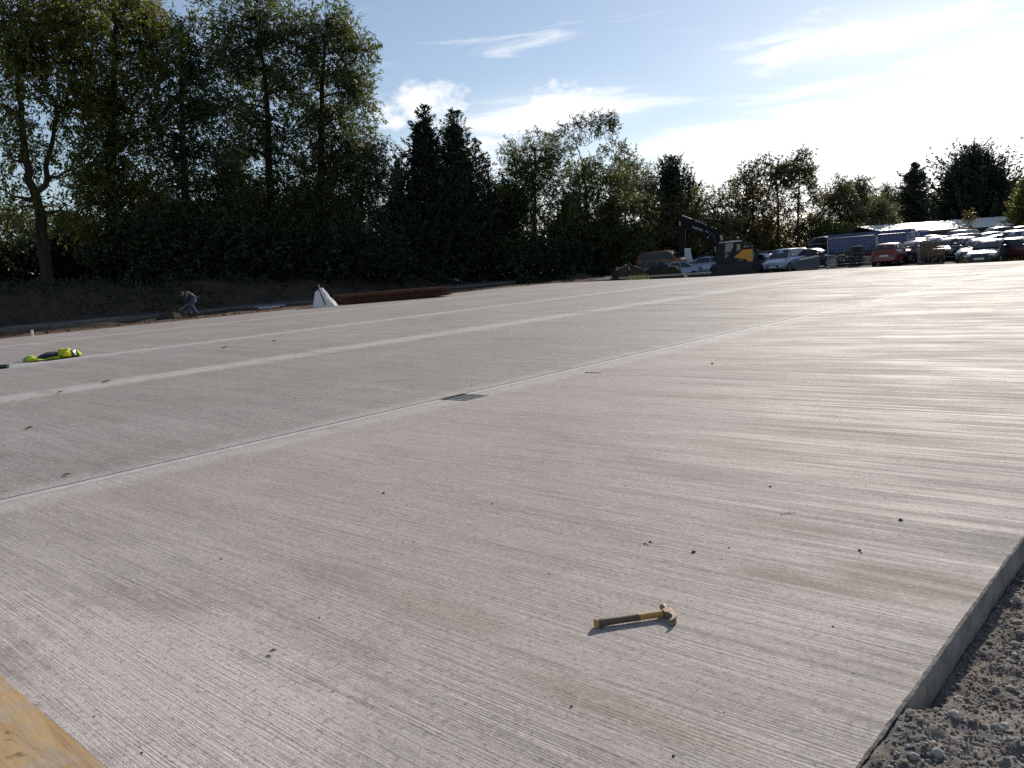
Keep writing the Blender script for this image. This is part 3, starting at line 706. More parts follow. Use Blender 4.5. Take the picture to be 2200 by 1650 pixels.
broadleaf('ash_tree', 'tallest dark ash with broad crown, left one of the close pair', 'tree', 57,
          [(585, 600), (582, 480), (578, 340), (572, 200), (560, 90)],
          [(545, 40, 92, 46), (485, 110, 40, 50), (600, 80, 60, 50), (540, 150, 75, 48), (610, 180, 48, 50), (500, 215, 40, 42, .6), (575, 260, 52, 50, 1.1), (515, 330, 45, 50), (590, 350, 50, 55, 1.2), (550, 430, 60, 50, 1.4), (600, 500, 65, 55, 1.6), (510, 510, 60, 50, 1.4)],
          L_ASH, 104, 24000, .23, .56, .55, .36, group=TG)
broadleaf('ash_tree', 'tall dark ash with domed crown, right one of the close pair', 'tree', 58,
          [(692, 600), (692, 480), (688, 340), (690, 210), (700, 90)],
          [(700, 55, 62, 40), (748, 110, 45, 52), (670, 110, 45, 45), (715, 160, 62, 48), (764, 200, 34, 50), (660, 225, 40, 45, .6), (730, 255, 62, 50), (680, 320, 55, 50, 1.2), (755, 320, 45, 45), (700, 400, 62, 52, 1.4), (660, 470, 55, 50, 1.5), (720, 500, 60, 55, 1.6)],
          L_ASH, 105, 24000, .23, .56, .55, .36, group=TG)
broadleaf('willow_tree', 'pale leaved willow below the tall pair, beside the cypresses', 'tree', 59,
          [(775, 600), (775, 500), (780, 400), (785, 340)],
          [(785, 335, 45, 38), (750, 370, 45, 42), (812, 385, 28, 45), (790, 430, 40, 40), (745, 450, 45, 45, 1.2), (770, 510, 60, 48, 1.5)],
          L_GREY, 106, 13500, .21, .5, .7, .2, group=TG)
conifer('cypress_tree', 'tallest spired cypress with bent tip, centre of the tree line', 62, (915, 600), (910, 226), 118, L_CON, 201, 260, .5, 84, [(890, 290, .5), (862, 330, .6), (940, 300, .5), (945, 360, .6), (880, 400, .7)], lean=-.4, group=TG, pw=.86)
conifer('cypress_tree', 'slender spired cypress just right of the tallest one', 63, (985, 600), (975, 236), 110, L_CON, 202, 250, .65, 84, [(1005, 288, .5), (1022, 300, .55), (1040, 330, .6), (1052, 380, .6), (960, 330, .5)], lean=-.4, group=TG, pw=.86)
conifer('cypress_tree', 'low dark cypress tucked between the willow and the spired cypresses', 61, (850, 600), (855, 345), 55, L_CON, 203, 120, .4, 55, [(830, 400, .6)], group=TG)
broadleaf('field_maple', 'round topped green maple right of the spired cypresses', 'tree', 64,
          [(1150, 600), (1150, 480), (1148, 380), (1150, 320)],
          [(1150, 322, 52, 30), (1105, 345, 28, 38), (1195, 340, 34, 34), (1120, 385, 42, 38, 1.2), (1175, 385, 46, 38, 1.2), (1150, 350, 50, 34), (1095, 395, 26, 40), (1105, 440, 38, 45), (1160, 470, 55, 50, 1.5), (1210, 440, 38, 50, 1.2), (1120, 530, 60, 50, 1.6)],
          L_ASH, 107, 14500, .20, .5, .35, .2, group=TG)
broadleaf('curly_willow', 'thin crooked willow with bare forked limbs rising above the bushes', 'tree', 68,
          [(1268, 600), (1262, 480), (1256, 400), (1250, 345)],
          [(1200, 286, 17, 12), (1188, 298, 12, 11, .7), (1222, 278, 17, 15), (1242, 268, 20, 15), (1264, 262, 20, 14), (1284, 252, 17, 12), (1302, 260, 16, 17), (1312, 246, 9, 10), (1316, 284, 13, 18), (1326, 308, 17, 11, .5), (1302, 322, 18, 11, .45), (1222, 318, 18, 18, .7), (1280, 280, 18, 15, .6), (1245, 300, 18, 14, .4), (1255, 375, 34, 36, 1.3), (1285, 350, 20, 18, .6)],
          L_GREY, 108, 3900, .20, .36, .7, .24, group=TG, shell=.6,
          forks=[[(1240, 318, 0), (1232, 300, .3), (1222, 292, .2), (1208, 290, 0)], [(1244, 310, 0), (1243, 290, .2), (1246, 268, 0)], [(1262, 315, 0), (1276, 300, .2), (1284, 275, .1), (1300, 255, 0)], [(1272, 338, 0), (1290, 332, .1), (1312, 320, 0), (1328, 308, 0)], [(1256, 312, 0), (1268, 292, 0), (1272, 270, .4)]])
broadleaf('hawthorn', 'broad bush like hawthorn with sunlit yellow green side', 'tree', 66,
          [(1300, 600), (1300, 520), (1300, 440)],
          [(1275, 375, 40, 28), (1325, 395, 42, 34), (1262, 420, 42, 40), (1355, 440, 34, 42), (1310, 450, 48, 45), (1362, 495, 26, 42), (1270, 500, 55, 50, 1.4), (1330, 530, 50, 50, 1.3)],
          L_BUSH, 109, 14000, .19, .5, .3, .18, group=TG)
broadleaf('hawthorn', 'brownish hawthorn rising behind the sunlit bush', 'tree', 71,
          [(1345, 590), (1345, 480), (1345, 380)],
          [(1345, 345, 22, 28), (1325, 370, 22, 24), (1368, 385, 22, 30), (1350, 420, 34, 36), (1385, 440, 28, 40), (1400, 500, 34, 40, 1.3)],
          L_OLIVE, 110, 7500, .19, .42, .3, .16, group=TG)
broadleaf('grey_willow', 'silvery thin leaved willow against the dark cypress', 'tree', 74,
          [(1390, 585), (1390, 480), (1390, 400)],
          [(1390, 375, 18, 20), (1400, 405, 20, 28), (1385, 430, 20, 30)],
          L_GREY, 111, 3200, .17, .4, .4, .12, group=TG)
conifer('cypress_tree', 'squat dark cypress with upswept branch tips behind the digger', 75, (1448, 585), (1440, 338), 66, L_CON, 204, 190, 1.05, 60, [(1424, 344, .5), (1452, 345, .6), (1470, 362, .6), (1484, 380, .55), (1500, 398, .5)], group=TG, pw=.6)
BG = 'bushes and trees behind the wrecked cars'
broadleaf('hawthorn', 'low olive thicket behind the raised digger boom', 'tree', 73,
          [(1490, 580), (1490, 520), (1490, 470)],
          [(1465, 440, 34, 24), (1505, 432, 32, 22), (1545, 430, 28, 20, .8), (1450, 490, 40, 40), (1500, 490, 45, 45, 1.3), (1550, 480, 40, 45, 1.3), (1480, 545, 55, 35, 1.3), (1550, 545, 50, 35, 1.4)],
          L_OLIVE, 112, 13500, .2, .48, .3, .14, group=BG)
broadleaf('sycamore', 'dense brown leaved sycamore, left of the three bare stemmed trees', 'tree', 80,
          [(1618, 575), (1618, 480), (1616, 380)],
          [(1616, 362, 20, 18), (1598, 390, 24, 20), (1625, 405, 24, 26), (1590, 430, 32, 28), (1625, 450, 32, 34), (1585, 480, 36, 36, 1.2), (1625, 510, 34, 38, 1.4), (1595, 545, 45, 32, 1.4)],
          L_BROWN, 113, 9500, .24, .42, .2, .18, group=BG)
broadleaf('sycamore', 'thin brown leaved sycamore with dark straight stem, middle of three', 'tree', 79,
          [(1673, 575), (1673, 500), (1671, 430), (1666, 365)],
          [(1664, 358, 18, 16), (1666, 385, 22, 22), (1645, 372, 14, 16, .8), (1660, 470, 20, 22, .6), (1685, 445, 16, 20, .6), (1684, 365, 14, 14), (1655, 395, 16, 16, .7), (1684, 400, 15, 18, .8), (1668, 425, 22, 16, .6), (1650, 440, 14, 16, .5)],
          L_BROWN, 114, 3000, .25, .36, .2, .15, group=BG, shell=.6)
broadleaf('sycamore', 'tallest thin brown sycamore, right of the three bare stemmed trees', 'tree', 81,
          [(1713, 570), (1714, 490), (1716, 420), (1721, 350)],
          [(1722, 342, 17, 16), (1722, 365, 20, 20), (1718, 440, 22, 20, .6), (1735, 465, 18, 20, .6), (1706, 365, 15, 16), (1738, 362, 13, 16), (1700, 390, 12, 14, .7), (1742, 395, 14, 18), (1722, 385, 16, 14), (1720, 415, 24, 14, .7), (1746, 430, 14, 16, .6)],
          L_BROWN, 115, 3300, .25, .36, .2, .15, group=BG, shell=.6)
for i, (lab, lbs, mt, sd_, nl_) in enumerate([
        ('shaggy green brown bush at the foot of the two thin sycamores', [(1655, 490, 26, 30), (1690, 520, 36, 34), (1645, 540, 36, 34), (1700, 555, 40, 26)], L_BUSH, 301, 7000),
        ('brown bramble bush right of the thin sycamores', [(1740, 480, 22, 26), (1755, 520, 34, 34), (1725, 550, 30, 28), (1700, 500, 24, 30)], L_BROWN, 302, 5500),
        ('bright green low bush above the blue container', [(1770, 505, 24, 14), (1800, 510, 26, 16), (1825, 505, 22, 16)], L_BUSH, 303, 4200)]):
    broadleaf('bush', lab, 'bush', 84 - i, [(lbs[0][0], 575), (lbs[0][0], 540), (lbs[0][0], lbs[0][1])], lbs, mt, sd_, nl_, .2, .45, .2, .08, group=BG, twigs=False)
broadleaf('hornbeam', 'olive green round tree behind the blue container', 'tree', 88,
          [(1805, 570), (1805, 500), (1803, 420)],
          [(1800, 405, 20, 16), (1785, 425, 22, 20), (1815, 435, 24, 24), (1770, 460, 26, 26), (1805, 470, 34, 30, 1.2), (1770, 500, 28, 26), (1830, 490, 30, 28)],
          L_OLIVE, 116, 8000, .22, .45, .3, .16, group=BG)
broadleaf('hornbeam', 'small domed tree right of the olive round tree', 'tree', 92,
          [(1843, 570), (1843, 500), (1843, 420)],
          [(1843, 400, 20, 14), (1828, 412, 14, 14), (1855, 418, 14, 16), (1842, 440, 24, 18), (1850, 475, 28, 24)],
          L_OLIVE, 117, 4500, .22, .42, .3, .14, group=BG)
broadleaf('bush', 'yellowing shrub at the end of the pale shed roof', 'bush', 86,
          [(1893, 560), (1893, 500), (1893, 455)],
          [(1893, 445, 18, 16), (1880, 465, 18, 20), (1902, 470, 16, 22), (1890, 490, 24, 20)],
          L_OLIVE, 118, 4200, .2, .4, .2, .08, group=BG)
FG = 'far trees beyond the shed'
for i, (x, y, rx, ry, lab) in enumerate([(1882, 425, 26, 22, 'distant dark round tree just left of the small cypress'), (1925, 428, 24, 22, 'distant dark tree touching the small cypress on its left'),
                                         (2010, 440, 26, 22, 'distant dark tree between the two right hand cypresses'), (2055, 450, 34, 24, 'distant dark tree left below the great cypress'), (1960, 470, 34, 22, 'distant dark hedge tree below the small cypress')]):
    broadleaf('distant_tree', lab, 'tree', 125 + 2 * i, [(x, 520), (x, 480), (x, y)], [(x, y, rx, ry), (x - rx * .5, y + 22, rx, ry), (x + rx * .5, y + 22, rx, ry), (x, y + 45, rx * 1.4, ry * 1.2)], L_ASH, 400 + i, 4200, .3, .6, .2, .2, group=FG, twigs=False)
conifer('cypress_tree', 'small tiered cypress standing alone against the white sky', 108, (1966, 510), (1966, 350), 54, L_CON, 205, 170, .35, 56, [(1948, 375, .5), (1985, 372, .5)], spray=.5, group=FG, pw=.7, skirt=.25, fill=.5)
conifer('cypress_tree', 'great broad cypress at the far right above the roofs', 104, (2095, 510), (2092, 315), 112, L_CON, 206, 300, .6, 80, [(2060, 358, .55), (2122, 345, .6), (2145, 365, .55), (2035, 400, .5), (2160, 385, .5), (2075, 345, .5)], spray=.5, group=FG, pw=.6)
conifer('golden_cypress', 'golden green conifer cut by the right edge of the picture', 92, (2204, 520), (2204, 385), 36, L_YELL, 207, 120, .3, 46, [(2186, 430, .6), (2190, 460, .7)], spray=.4, group=FG, pw=.6)

# dark evergreen understorey below the left trees: each shrub a thing
UG = 'dark evergreen shrubs under the left trees'
for i, (x, y, rx, ry, d) in enumerate([(5, 575, 40, 36, 54), (175, 550, 52, 55, 56), (290, 548, 55, 55, 50.5), (345, 480, 45, 45, 60), (405, 560, 48, 48, 52), (475, 550, 55, 58, 53.5), (500, 470, 60, 40, 61), (580, 560, 55, 52, 54.5), (645, 470, 60, 45, 62), (690, 558, 58, 55, 55.5),
                                       (790, 562, 55, 48, 57), (870, 545, 60, 65, 60), (960, 550, 62, 60, 62), (1040, 540, 60, 62, 63), (1085, 470, 42, 60, 65), (1160, 570, 70, 45, 63), (1230, 540, 55, 60, 66), (1300, 550, 60, 45, 70), (1385, 540, 50, 50, 76), (1450, 545, 50, 42, 78)]):
    nm = ['first', 'second', 'third', 'fourth', 'fifth', 'sixth', 'seventh', 'eighth', 'ninth', 'tenth', 'eleventh', 'twelfth', 'thirteenth', 'fourteenth', 'fifteenth', 'sixteenth', 'seventeenth', 'eighteenth', 'nineteenth', 'twentieth'][i]
    broadleaf('laurel_shrub', 'dark evergreen shrub under the trees, %s from the left' % nm, 'shrub', d, [(x, 612), (x, 590), (x, y)],
              [(x, y, rx, ry), (x - rx * .6, y + 14, rx * .6, ry * .8), (x + rx * .6, y + 12, rx * .6, ry * .8), (x, y - ry * .6, rx * .6, ry * .5)], L_DARK, 500 + i, 4600, .30, .7, .3, .1, group=UG, twigs=False)

# taller dark evergreens standing behind that undergrowth
for i, (x, ty, hw, d) in enumerate([(150, 455, 55, 66), (300, 445, 60, 67), (430, 430, 60, 68), (545, 400, 62, 68), (650, 395, 62, 69), (745, 420, 62, 69), (1075, 400, 50, 70), (1230, 420, 55, 72), (1310, 430, 55, 73)]):
    nm = ['behind the ivy clad ash', 'behind the gap between two ashes', 'behind the narrow green ash', 'behind the left of the close pair', 'behind the right of the close pair', 'behind the pale willow', 'between cypress and maple', 'behind the crooked willow', 'behind the sunlit bush'][i]
    conifer('dark_spruce', 'dark broad evergreen ' + nm, d, (x, 615), (x, ty), hw, L_DARK, 600 + i, 120, .3, 46, spray=.5, group='dark evergreens behind the tree line', pw=.55, fill=1.6)

broadleaf('bush', 'sunlit yellow green bush seen through the gap behind the leftmost ash', 'bush', 78, [(45, 610), (45, 580), (45, 520)],
          [(30, 500, 45, 40), (75, 490, 35, 40), (55, 550, 55, 40)], L_BUSH, 951, 6000, .26, .5, .2, .1, twigs=False)
broadleaf('bush', 'pale sunlit bush glimpsed low between the trunks at left', 'bush', 82, [(190, 610), (190, 590), (190, 560)],
          [(160, 560, 45, 30), (230, 565, 45, 28)], L_BUSH, 952, 5000, .26, .5, .2, .1, twigs=False)

for i, (x, y, rx, ry, d, lab) in enumerate([(1475, 530, 50, 50, 82, 'dark shrub mass behind the digger arm'), (1545, 520, 50, 55, 83, 'dark shrub mass behind the digger cab'), (1610, 535, 45, 45, 86, 'dark shrub mass behind the digger counterweight'), (1760, 545, 45, 35, 92, 'dark shrub behind the left end of the blue trailer')]):
    broadleaf('laurel_shrub', lab, 'shrub', d, [(x, 590), (x, 560), (x, y)], [(x, y, rx, ry), (x - rx * .6, y + 14, rx * .6, ry * .8), (x + rx * .6, y + 12, rx * .6, ry * .8), (x, y - ry * .5, rx * .7, ry * .5)], L_DARK, 560 + i, 5000, .32, .7, .3, .1, group=BG, twigs=False)
# ------------------------------------------------------------------ hammer on the slab
YEL = simple('ochre_fibreglass', (0.47, 0.265, 0.065), 0.5, 0, 0.2, 60)
GRIP = simple('worn_rubber_grip', (0.12, 0.085, 0.058), 0.8, 0, 0.3, 120)
STEEL = simple('rusty_forged_steel', (0.30, 0.215, 0.155), 0.6, 0.35, 0.35, 70)
def ellipse(x, cy, cz, ry, rz, n=16, p=2.4):
    out = []
    for i in range(n):
        a = 2 * math.pi * i / n; c, s_ = math.cos(a), math.sin(a)
        out.append((x, cy + ry * math.copysign(abs(c) ** (2 / p), c), cz + rz * math.copysign(abs(s_) ** (2 / p), s_)))
    return out
h0, h1 = on_slab(1279, 1349), on_slab(1441, 1325)
ham = thing('hammer', 'claw hammer with yellow and black handle lying on the concrete', 'hammer', h0, math.atan2(h1.y - h0.y, h1.x - h0.x))
HL = (h1 - h0).length / 0.325
ham.scale = (HL, HL, HL)
rings = []
for i in range(36):
    x = .012 + .178 * i / 35; f = i / 35
    w = .0165 - .0035 * math.sin(f * math.pi) * .6 - .0035 * f; r_ = (1.0 if i % 2 else .955) if i < 30 else 1.0
    rings.append(ellipse(x, 0, .0185, w * r_, (w + .002) * r_ * .95))
MB().loft(rings).build('grip', GRIP, ham, True)
MB().loft([ellipse(x, 0, .0185, r, r * 1.1) for x, r in ((-.004, .012), (-.001, .017), (.010, .0185), (.013, .0165))]).build('end_cap', YEL, ham, True)
MB().loft([ellipse(x, 0, .0188, a, b) for x, a, b in ((.188, .0128, .0145), (.20, .0112, .0135), (.26, .0105, .0135), (.288, .0115, .014), (.296, .0115, .014))]).build('shaft', YEL, ham, True)
MB().loft([ellipse(x, 0, .019, .0128, .0152) for x in (.290, .297)]).build('collar', GRIP, ham, True)
hd = MB()
hd.loft([[(.296, -.016, .006), (.296, .016, .006), (.296, .016, .033), (.296, -.016, .033)], [(.326, -.020, .004), (.326, .018, .004), (.326, .018, .034), (.326, -.020, .034)], [(.332, -.017, .008), (.332, .015, .008), (.332, .015, .030), (.332, -.017, .030)]])
hd.build('head', STEEL, ham)
def ydisc(y, r, cx=.314, cz=.019, n=14): return [(cx + r * math.cos(2 * math.pi * i / n), y, cz + r * math.sin(2 * math.pi * i / n)) for i in range(n)]
MB().loft([ydisc(y, r) for y, r in ((.015, .0135), (.026, .0105), (.036, .0105), (.041, .0150), (.062, .0155), (.066, .0135))][::-1]).build('poll', STEEL, ham, True)
for zc in (.0105, .0275):
    path = [(.318, -.016, .026, .0135), (.3235, -.034, .023, .0130), (.324, -.052, .019, .0115), (.317, -.068, .015, .0105), (.303, -.081, .010, .0085), (.290, -.088, .005, .006)]
    rr = []
    for i, (x, y, w, hh) in enumerate(path):
        q = path[min(i + 1, 5)]; p = path[max(i - 1, 0)]; dx, dy = q[0] - p[0], q[1] - p[1]; l_ = math.hypot(dx, dy); nx_, ny_ = -dy / l_, dx / l_
        rr.append([(x + nx_ * w / 2 * a, y + ny_ * w / 2 * a, zc + (.019 - zc) * .12 + hh / 2 * b) for a, b in ((-1, -1), (1, -1), (1, 1), (-1, 1))])
    MB().loft(rr).build('claw', STEEL, ham)

# ------------------------------------------------------------------ loose stones, leaves and grit on the slab
def rock(seed, s):
    r_ = random.Random(seed); m = MB()
    t = (1 + 5 ** .5) / 2
    vs_ = [(-1, t, 0), (1, t, 0), (-1, -t, 0), (1, -t, 0), (0, -1, t), (0, 1, t), (0, -1, -t), (0, 1, -t), (t, 0, -1), (t, 0, 1), (-t, 0, -1), (-t, 0, 1)]
    fs = [(0, 11, 5), (0, 5, 1), (0, 1, 7), (0, 7, 10), (0, 10, 11), (1, 5, 9), (5, 11, 4), (11, 10, 2), (10, 7, 6), (7, 1, 8), (3, 9, 4), (3, 4, 2), (3, 2, 6), (3, 6, 8), (3, 8, 9), (4, 9, 5), (2, 4, 11), (6, 2, 10), (8, 6, 7), (9, 8, 1)]
    m.add([tuple(c * s / 1.9 * q * r_.uniform(.75, 1.2) for c, q in zip(v, (1.2, 1, .8))) for v in vs_], fs); return m
DSTONE = simple('dark_stone', (0.075, 0.065, 0.06), 0.85, 0, 0.3, 60)
for i, (x, y, s) in enumerate([(1530, 782, .045), (1655, 1046, .022), (1935, 1118, .030), (1490, 1187, .026), (1397, 1165, .022), (1386, 1169, .018), (1847, 1183, .022), (1228, 1518, .014), (824, 1060, .028),
                               (1850, 1188, .014), (1058, 1083, .018), (475, 1202, .016), (1566, 1177, .014), (1392, 1171, .012), (1401, 1168, .010), (305, 1618, .011), (202, 1540, .010), (1447, 1625, .012), (686, 1328, .012)]):
    s *= .38; o = rock(i, s).build('stone', DSTONE); o.location = on_slab(x, y) + Vector((0, 0, s * .32)); o.rotation_euler.z = i * 1.3
    tag(o, 'small dark stone lying loose on the brushed concrete', 'stone', 'loose stones scattered on the slab')
def leaf_obj(name, label, x, y, L, mat, rz, z0=None, curl=.5):
    L *= .62 if L > .1 else 1
    p = on_slab(x, y) if z0 is None else on_z(x, y, z0)
    m = MB(); n = 7; vs_ = []
    for i in range(n):
        t = i / (n - 1); w = .24 * L * math.sin(math.pi * min(1, t * .92 + .06)) ** .8
        zc = curl * L * .35 * (t - .2) ** 2
        vs_ += [(t * L, -w, zc + w * curl), (t * L, 0, zc), (t * L, w, zc + w * curl)]
    m.add(vs_, [(3 * i + j, 3 * i + 3 + j, 3 * i + 4 + j, 3 * i + 1 + j) for i in range(n - 1) for j in (0, 1)])
    o = m.build(name, mat, None, True); o.location = p + Vector((0, 0, .006)); o.rotation_euler.z = rz
    return tag(o, label, 'leaf')
LF_TAN = simple('dry_leaf', (0.30, 0.22, 0.12), 0.7, 0, 0.25, 80); LF_GRN = simple('fallen_green_leaf', (0.13, 0.16, 0.045), 0.6, 0, 0.25, 60)
LF_ORG = simple('orange_leaf', (0.32, 0.15, 0.04), 0.7, 0, 0.25, 60)
leaf_obj('fallen_leaf', 'curled tan leaf lying alone on the near concrete', 578, 1404, .034, LF_TAN, .6, None, 1.2)
leaf_obj('fallen_leaf', 'yellow green leaf lying on the shaded gravel', 2052, 1480, .075, LF_GRN, 1.0, -.14, .5)
leaf_obj('fallen_leaf', 'pale straw leaf lying on the sunlit gravel', 2140, 1468, .06, LF_TAN, -.6, -.12, .4)
leaf_obj('fallen_leaf', 'orange leaf lying on the pale joint band at left', 124, 844, .16, LF_ORG, .5, None, .8)
leaf_obj('fallen_leaf', 'green willow leaf lying beside the pale joint band', 218, 822, .26, LF_GRN, .9, None, .5)
leaf_obj('fallen_leaf', 'dark leaf lying on the concrete in the middle distance', 476, 748, .24, LF_GRN, 1.2, None, .6)
leaf_obj('fallen_leaf', 'pale green leaf lying near the white line joint', 585, 733, .26, LF_GRN, .2, None, .5)
leaf_obj('fallen_leaf', 'dark curled leaf near the double joint at far left', 55, 922, .09, LF_GRN, .7, None, .9)
leaf_obj('fallen_leaf', 'narrow dark leaf above the double joint at left', 133, 1023, .08, LF_GRN, .8, None, .6)
TWIG = simple('twig', (0.10, 0.07, 0.045), 0.9, 0, 0.2, 50)
for i, (a, b, lab) in enumerate([((1257, 801), (1291, 802), 'straight dark twig lying right of the drain grate'), ((1676, 1106), (1711, 1102), 'thin reddish twig lying on the right of the slab'), ((1340, 1046), (1352, 1043), 'short dark twig above the hammer'), ((440, 1430), (449, 1423), 'tiny straw lying near the curled tan leaf')]):
    p, q = on_slab(*a), on_slab(*b); L = (q - p).length
    m = MB().tube([(0, 0, 0), (L * .4, .004, .003), (L, 0, 0)], [L * .018, L * .016, L * .010], 5)
    o = m.build('twig', TWIG, None, True); o.location = p + Vector((0, 0, L * .018)); o.rotation_euler.z = math.atan2(q.y - p.y, q.x - p.x); tag(o, lab, 'twig')
stones(700, (-7.0, -0.95), (1.0, 11.0), 0.0008, 0.0042, lambda x, y: np.zeros_like(x), 'slab_grit', DSTONE, 'tiny crumbs of grit scattered over the near slab', 21, 3.0, .2)
stones(240, (-20, -7.6), (2, 26), 0.003, 0.010, lambda x, y: .02 * (-7.3 - x), 'far_grit', DSTONE, 'small crumbs of debris scattered over the middle bays', 22, 2.0, .2)

# ------------------------------------------------------------------ things on the left of the yard
def frame_at(p):                       # image-plane frame at a point: right vector and yaw
    a = az_of(p); return a, Vector((math.cos(a), -math.sin(a), 0))
def uv(p, px, py):                     # where the pixel meets the upright plane through p facing the camera: (sideways, height)
    v = ray(px, py); a, rt_ = frame_at(p); fw = Vector((math.sin(a), math.cos(a), 0))
    k = p.to_2d().length / (v.x * fw.x + v.y * fw.y); q = Vector((0, 0, EYE)) + v * k
    return ((q - p).dot(rt_), q.z - p.z)

# high visibility jacket dropped on the concrete
HV = simple('hi_vis_fabric', (0.38, 0.50, 0.025), 0.75, 0, 0.2, 9); HVY = simple('hi_vis_yellow_lining', (0.85, 0.72, 0.02), 0.7, 0, 0.15, 9)
NAVY = simple('navy_fabric', (0.018, 0.022, 0.042), 0.85, 0, 0.3, 12); SILV = simple('reflective_tape', (0.36, 0.36, 0.34), 0.4, 0.3, 0.25, 20)
pj = on_slab(115, 771); aj, rj = frame_at(pj)
jk = thing('work_jacket', 'crumpled yellow green high visibility jacket dropped on the concrete', 'jacket', pj, -aj)
def lump(u0, u1, prof, depth, seed, nseg=14, ring=14, yc=0.0):
    """a soft lump of cloth along local x: prof(t) -> (height, base)"""
    r_ = random.Random(seed); rings = []
    for i in range(nseg + 1):
        t = i / nseg; u = u0 + (u1 - u0) * t; hgt, bs = prof(t); dp = depth * (0.35 + .65 * math.sin(math.pi * min(1, max(.06, t)) * .97))
        rg = []
        for k_ in range(ring):
            a = 2 * math.pi * k_ / ring; w = 1 + .22 * math.sin(3 * a + 5 * t + seed) + .10 * math.sin(7 * a - 9 * t + seed) + r_.uniform(-.12, .12)
            rg.append((u, yc + dp / 2 * math.cos(a) * w, max(.004, bs + hgt / 2 + hgt / 2 * math.sin(a) * (w if math.sin(a) > 0 else 1))))
        rings.append(rg)
    return MB().loft(rings)
sj = 18.8 / FOCAL
U = lambda px: (px - 115) * sj
bell = lambda a, h_: (lambda t: (h_ * max(.12, math.sin(math.pi * (a + (1 - a) * t)) ** .7), 0))
lump(U(58), U(104), lambda t: (.09 - .02 * t + .03 * math.sin(6 * t), 0), .30, 1, 12, 12, .10).build('sleeve', HV, jk, True)
lump(U(62), U(128), lambda t: (.055 + .02 * math.sin(9 * t), 0), .20, 2, 14, 12, -.22).build('hem', HV, jk, True)
lump(U(84), U(140), lambda t: (.17 * math.sin(math.pi * (.10 + .72 * t)) ** .8, 0), .44, 3, 14, 14, .05).build('body', NAVY, jk, True)
lump(U(124), U(152), lambda t: (.23 * math.sin(math.pi * (.22 + .60 * t)) ** .6, 0), .44, 4, 10, 16, -.04).build('collar', HV, jk, True)
lump(U(134), U(150), lambda t: (.20 - .10 * t, .03), .16, 8, 8, 12, -.19).build('lining_fold', HVY, jk, True)
lump(U(149), U(162), lambda t: (.20 - .05 * t, 0), .38, 5, 6, 16, 0).build('reflective_band', SILV, jk, True)
lump(U(160), U(170), lambda t: (.17 - .10 * t, 0), .30, 6, 6, 14, 0).build('cuff', HV, jk, True)
lump(U(57), U(62), lambda t: (.12, 0), .26, 7, 4, 12, .10).build('sleeve_band', SILV, jk, True)

GPIPE = simple('dark_green_pipe', (0.022, 0.034, 0.030), 0.5, 0, 0.1, 10)
a_, b_ = on_slab(18, 791), on_slab(-90, 796)
o = MB().tube([(0, 0, 0), (1, 0, 0)], .5, 12).build('drain_pipe', GPIPE, None, True)
o.scale = ((b_ - a_).length, .085, .085); o.location = a_ + Vector((0, 0, .045)); o.rotation_euler.z = math.atan2(b_.y - a_.y, b_.x - a_.x)
tag(o, 'dark green pipe lying on the concrete at the left edge', 'pipe')
WPL = simple('white_plastic', (0.72, 0.72, 0.70), 0.5, 0, 0.1, 8)
pp = on_slab(70, 722)
o = MB().tube([(0, 0, -.1), (0, 0, .20)], [.042, .042], 14).tube([(0, 0, .20), (0, 0, .215)], [.048, .048], 14).build('duct_stub', WPL, None, True, pp)
tag(o, 'short white plastic duct stub standing at the slab edge', 'pipe')

# white bulk bag propped by a stake
BAGM = simple('white_woven_bag', (0.66, 0.645, 0.62), 0.75, 0, 0.12, 5, 0.3, 0.35)
pb = on_slab(692, 659); ab, rb_ = frame_at(pb)
bag = thing('bulk_bag', 'peaked white woven bulk bag standing on the slab edge', 'bag', pb, -ab)
lv = [(1, 660.5, 671, 728), (2, 652, 673, 724), (3, 644, 674, 716), (4, 637, 675, 709), (5, 629, 676, 703), (6, 624, 681, 699), (7, 620.5, 686, 695), (8, 618.5, 688.5, 692.5)]
rings = []; rr_ = random.Random(4)
for i, (_, py, xl, xr) in enumerate(lv):
    ul, zl = uv(pb, xl, py); ur, zr = uv(pb, xr, py); f = i / 7; dp = .95 * (1 - f) ** .8 + .05; rg = []
    for k_ in range(20):
        a = 2 * math.pi * k_ / 20; c, s_ = math.cos(a), math.sin(a)
        c2 = math.copysign(abs(c) ** .85, c); s2 = math.copysign(abs(s_) ** .6, s_)
        fold = 1 + .07 * math.sin(5 * a + 3 * f) + rr_.uniform(-.03, .03)
        u = (ul + ur) / 2 + (ur - ul) / 2 * c2 * (fold if abs(c) < .9 else 1); z = zl + (zr - zl) * (c2 + 1) / 2
        rg.append((u, -dp / 2 * s2 * fold * -1, max(0.0, z + (rr_.uniform(-.015, .015) if i else 0)) if i else 0.0))
    rings.append(rg)
MB().loft(rings).build('sack', BAGM, bag, False)
STAKE = simple('weathered_stake', (0.055, 0.040, 0.032), 0.9, 0, 0.2, 20)
u0_, z0_ = uv(pb, 685, 621); u1_, z1_ = uv(pb, 699, 654)
MB().bar((u0_, -.16, z0_), (u1_, -.52, z1_), .035, .035).build('strap', STAKE, bag)
ut, zt_ = uv(pb, 685, 613)
o = MB().tube([(0, 0, 0), (.01, 0, zt_ * .6), (0, 0, zt_)], .022, 8).tube([(0, 0, zt_ - .05), (0, 0, zt_ + .02)], .040, 8).build('marker_stake', simple('galvanised_stake', (0.30, 0.31, 0.29), 0.5, 0.5, 0.15, 20), None, True, pb + rb_ * ut + Vector((math.sin(ab), math.cos(ab), 0)) * .22)
tag(o, 'thin grey stake poking up behind the white bag', 'stake')

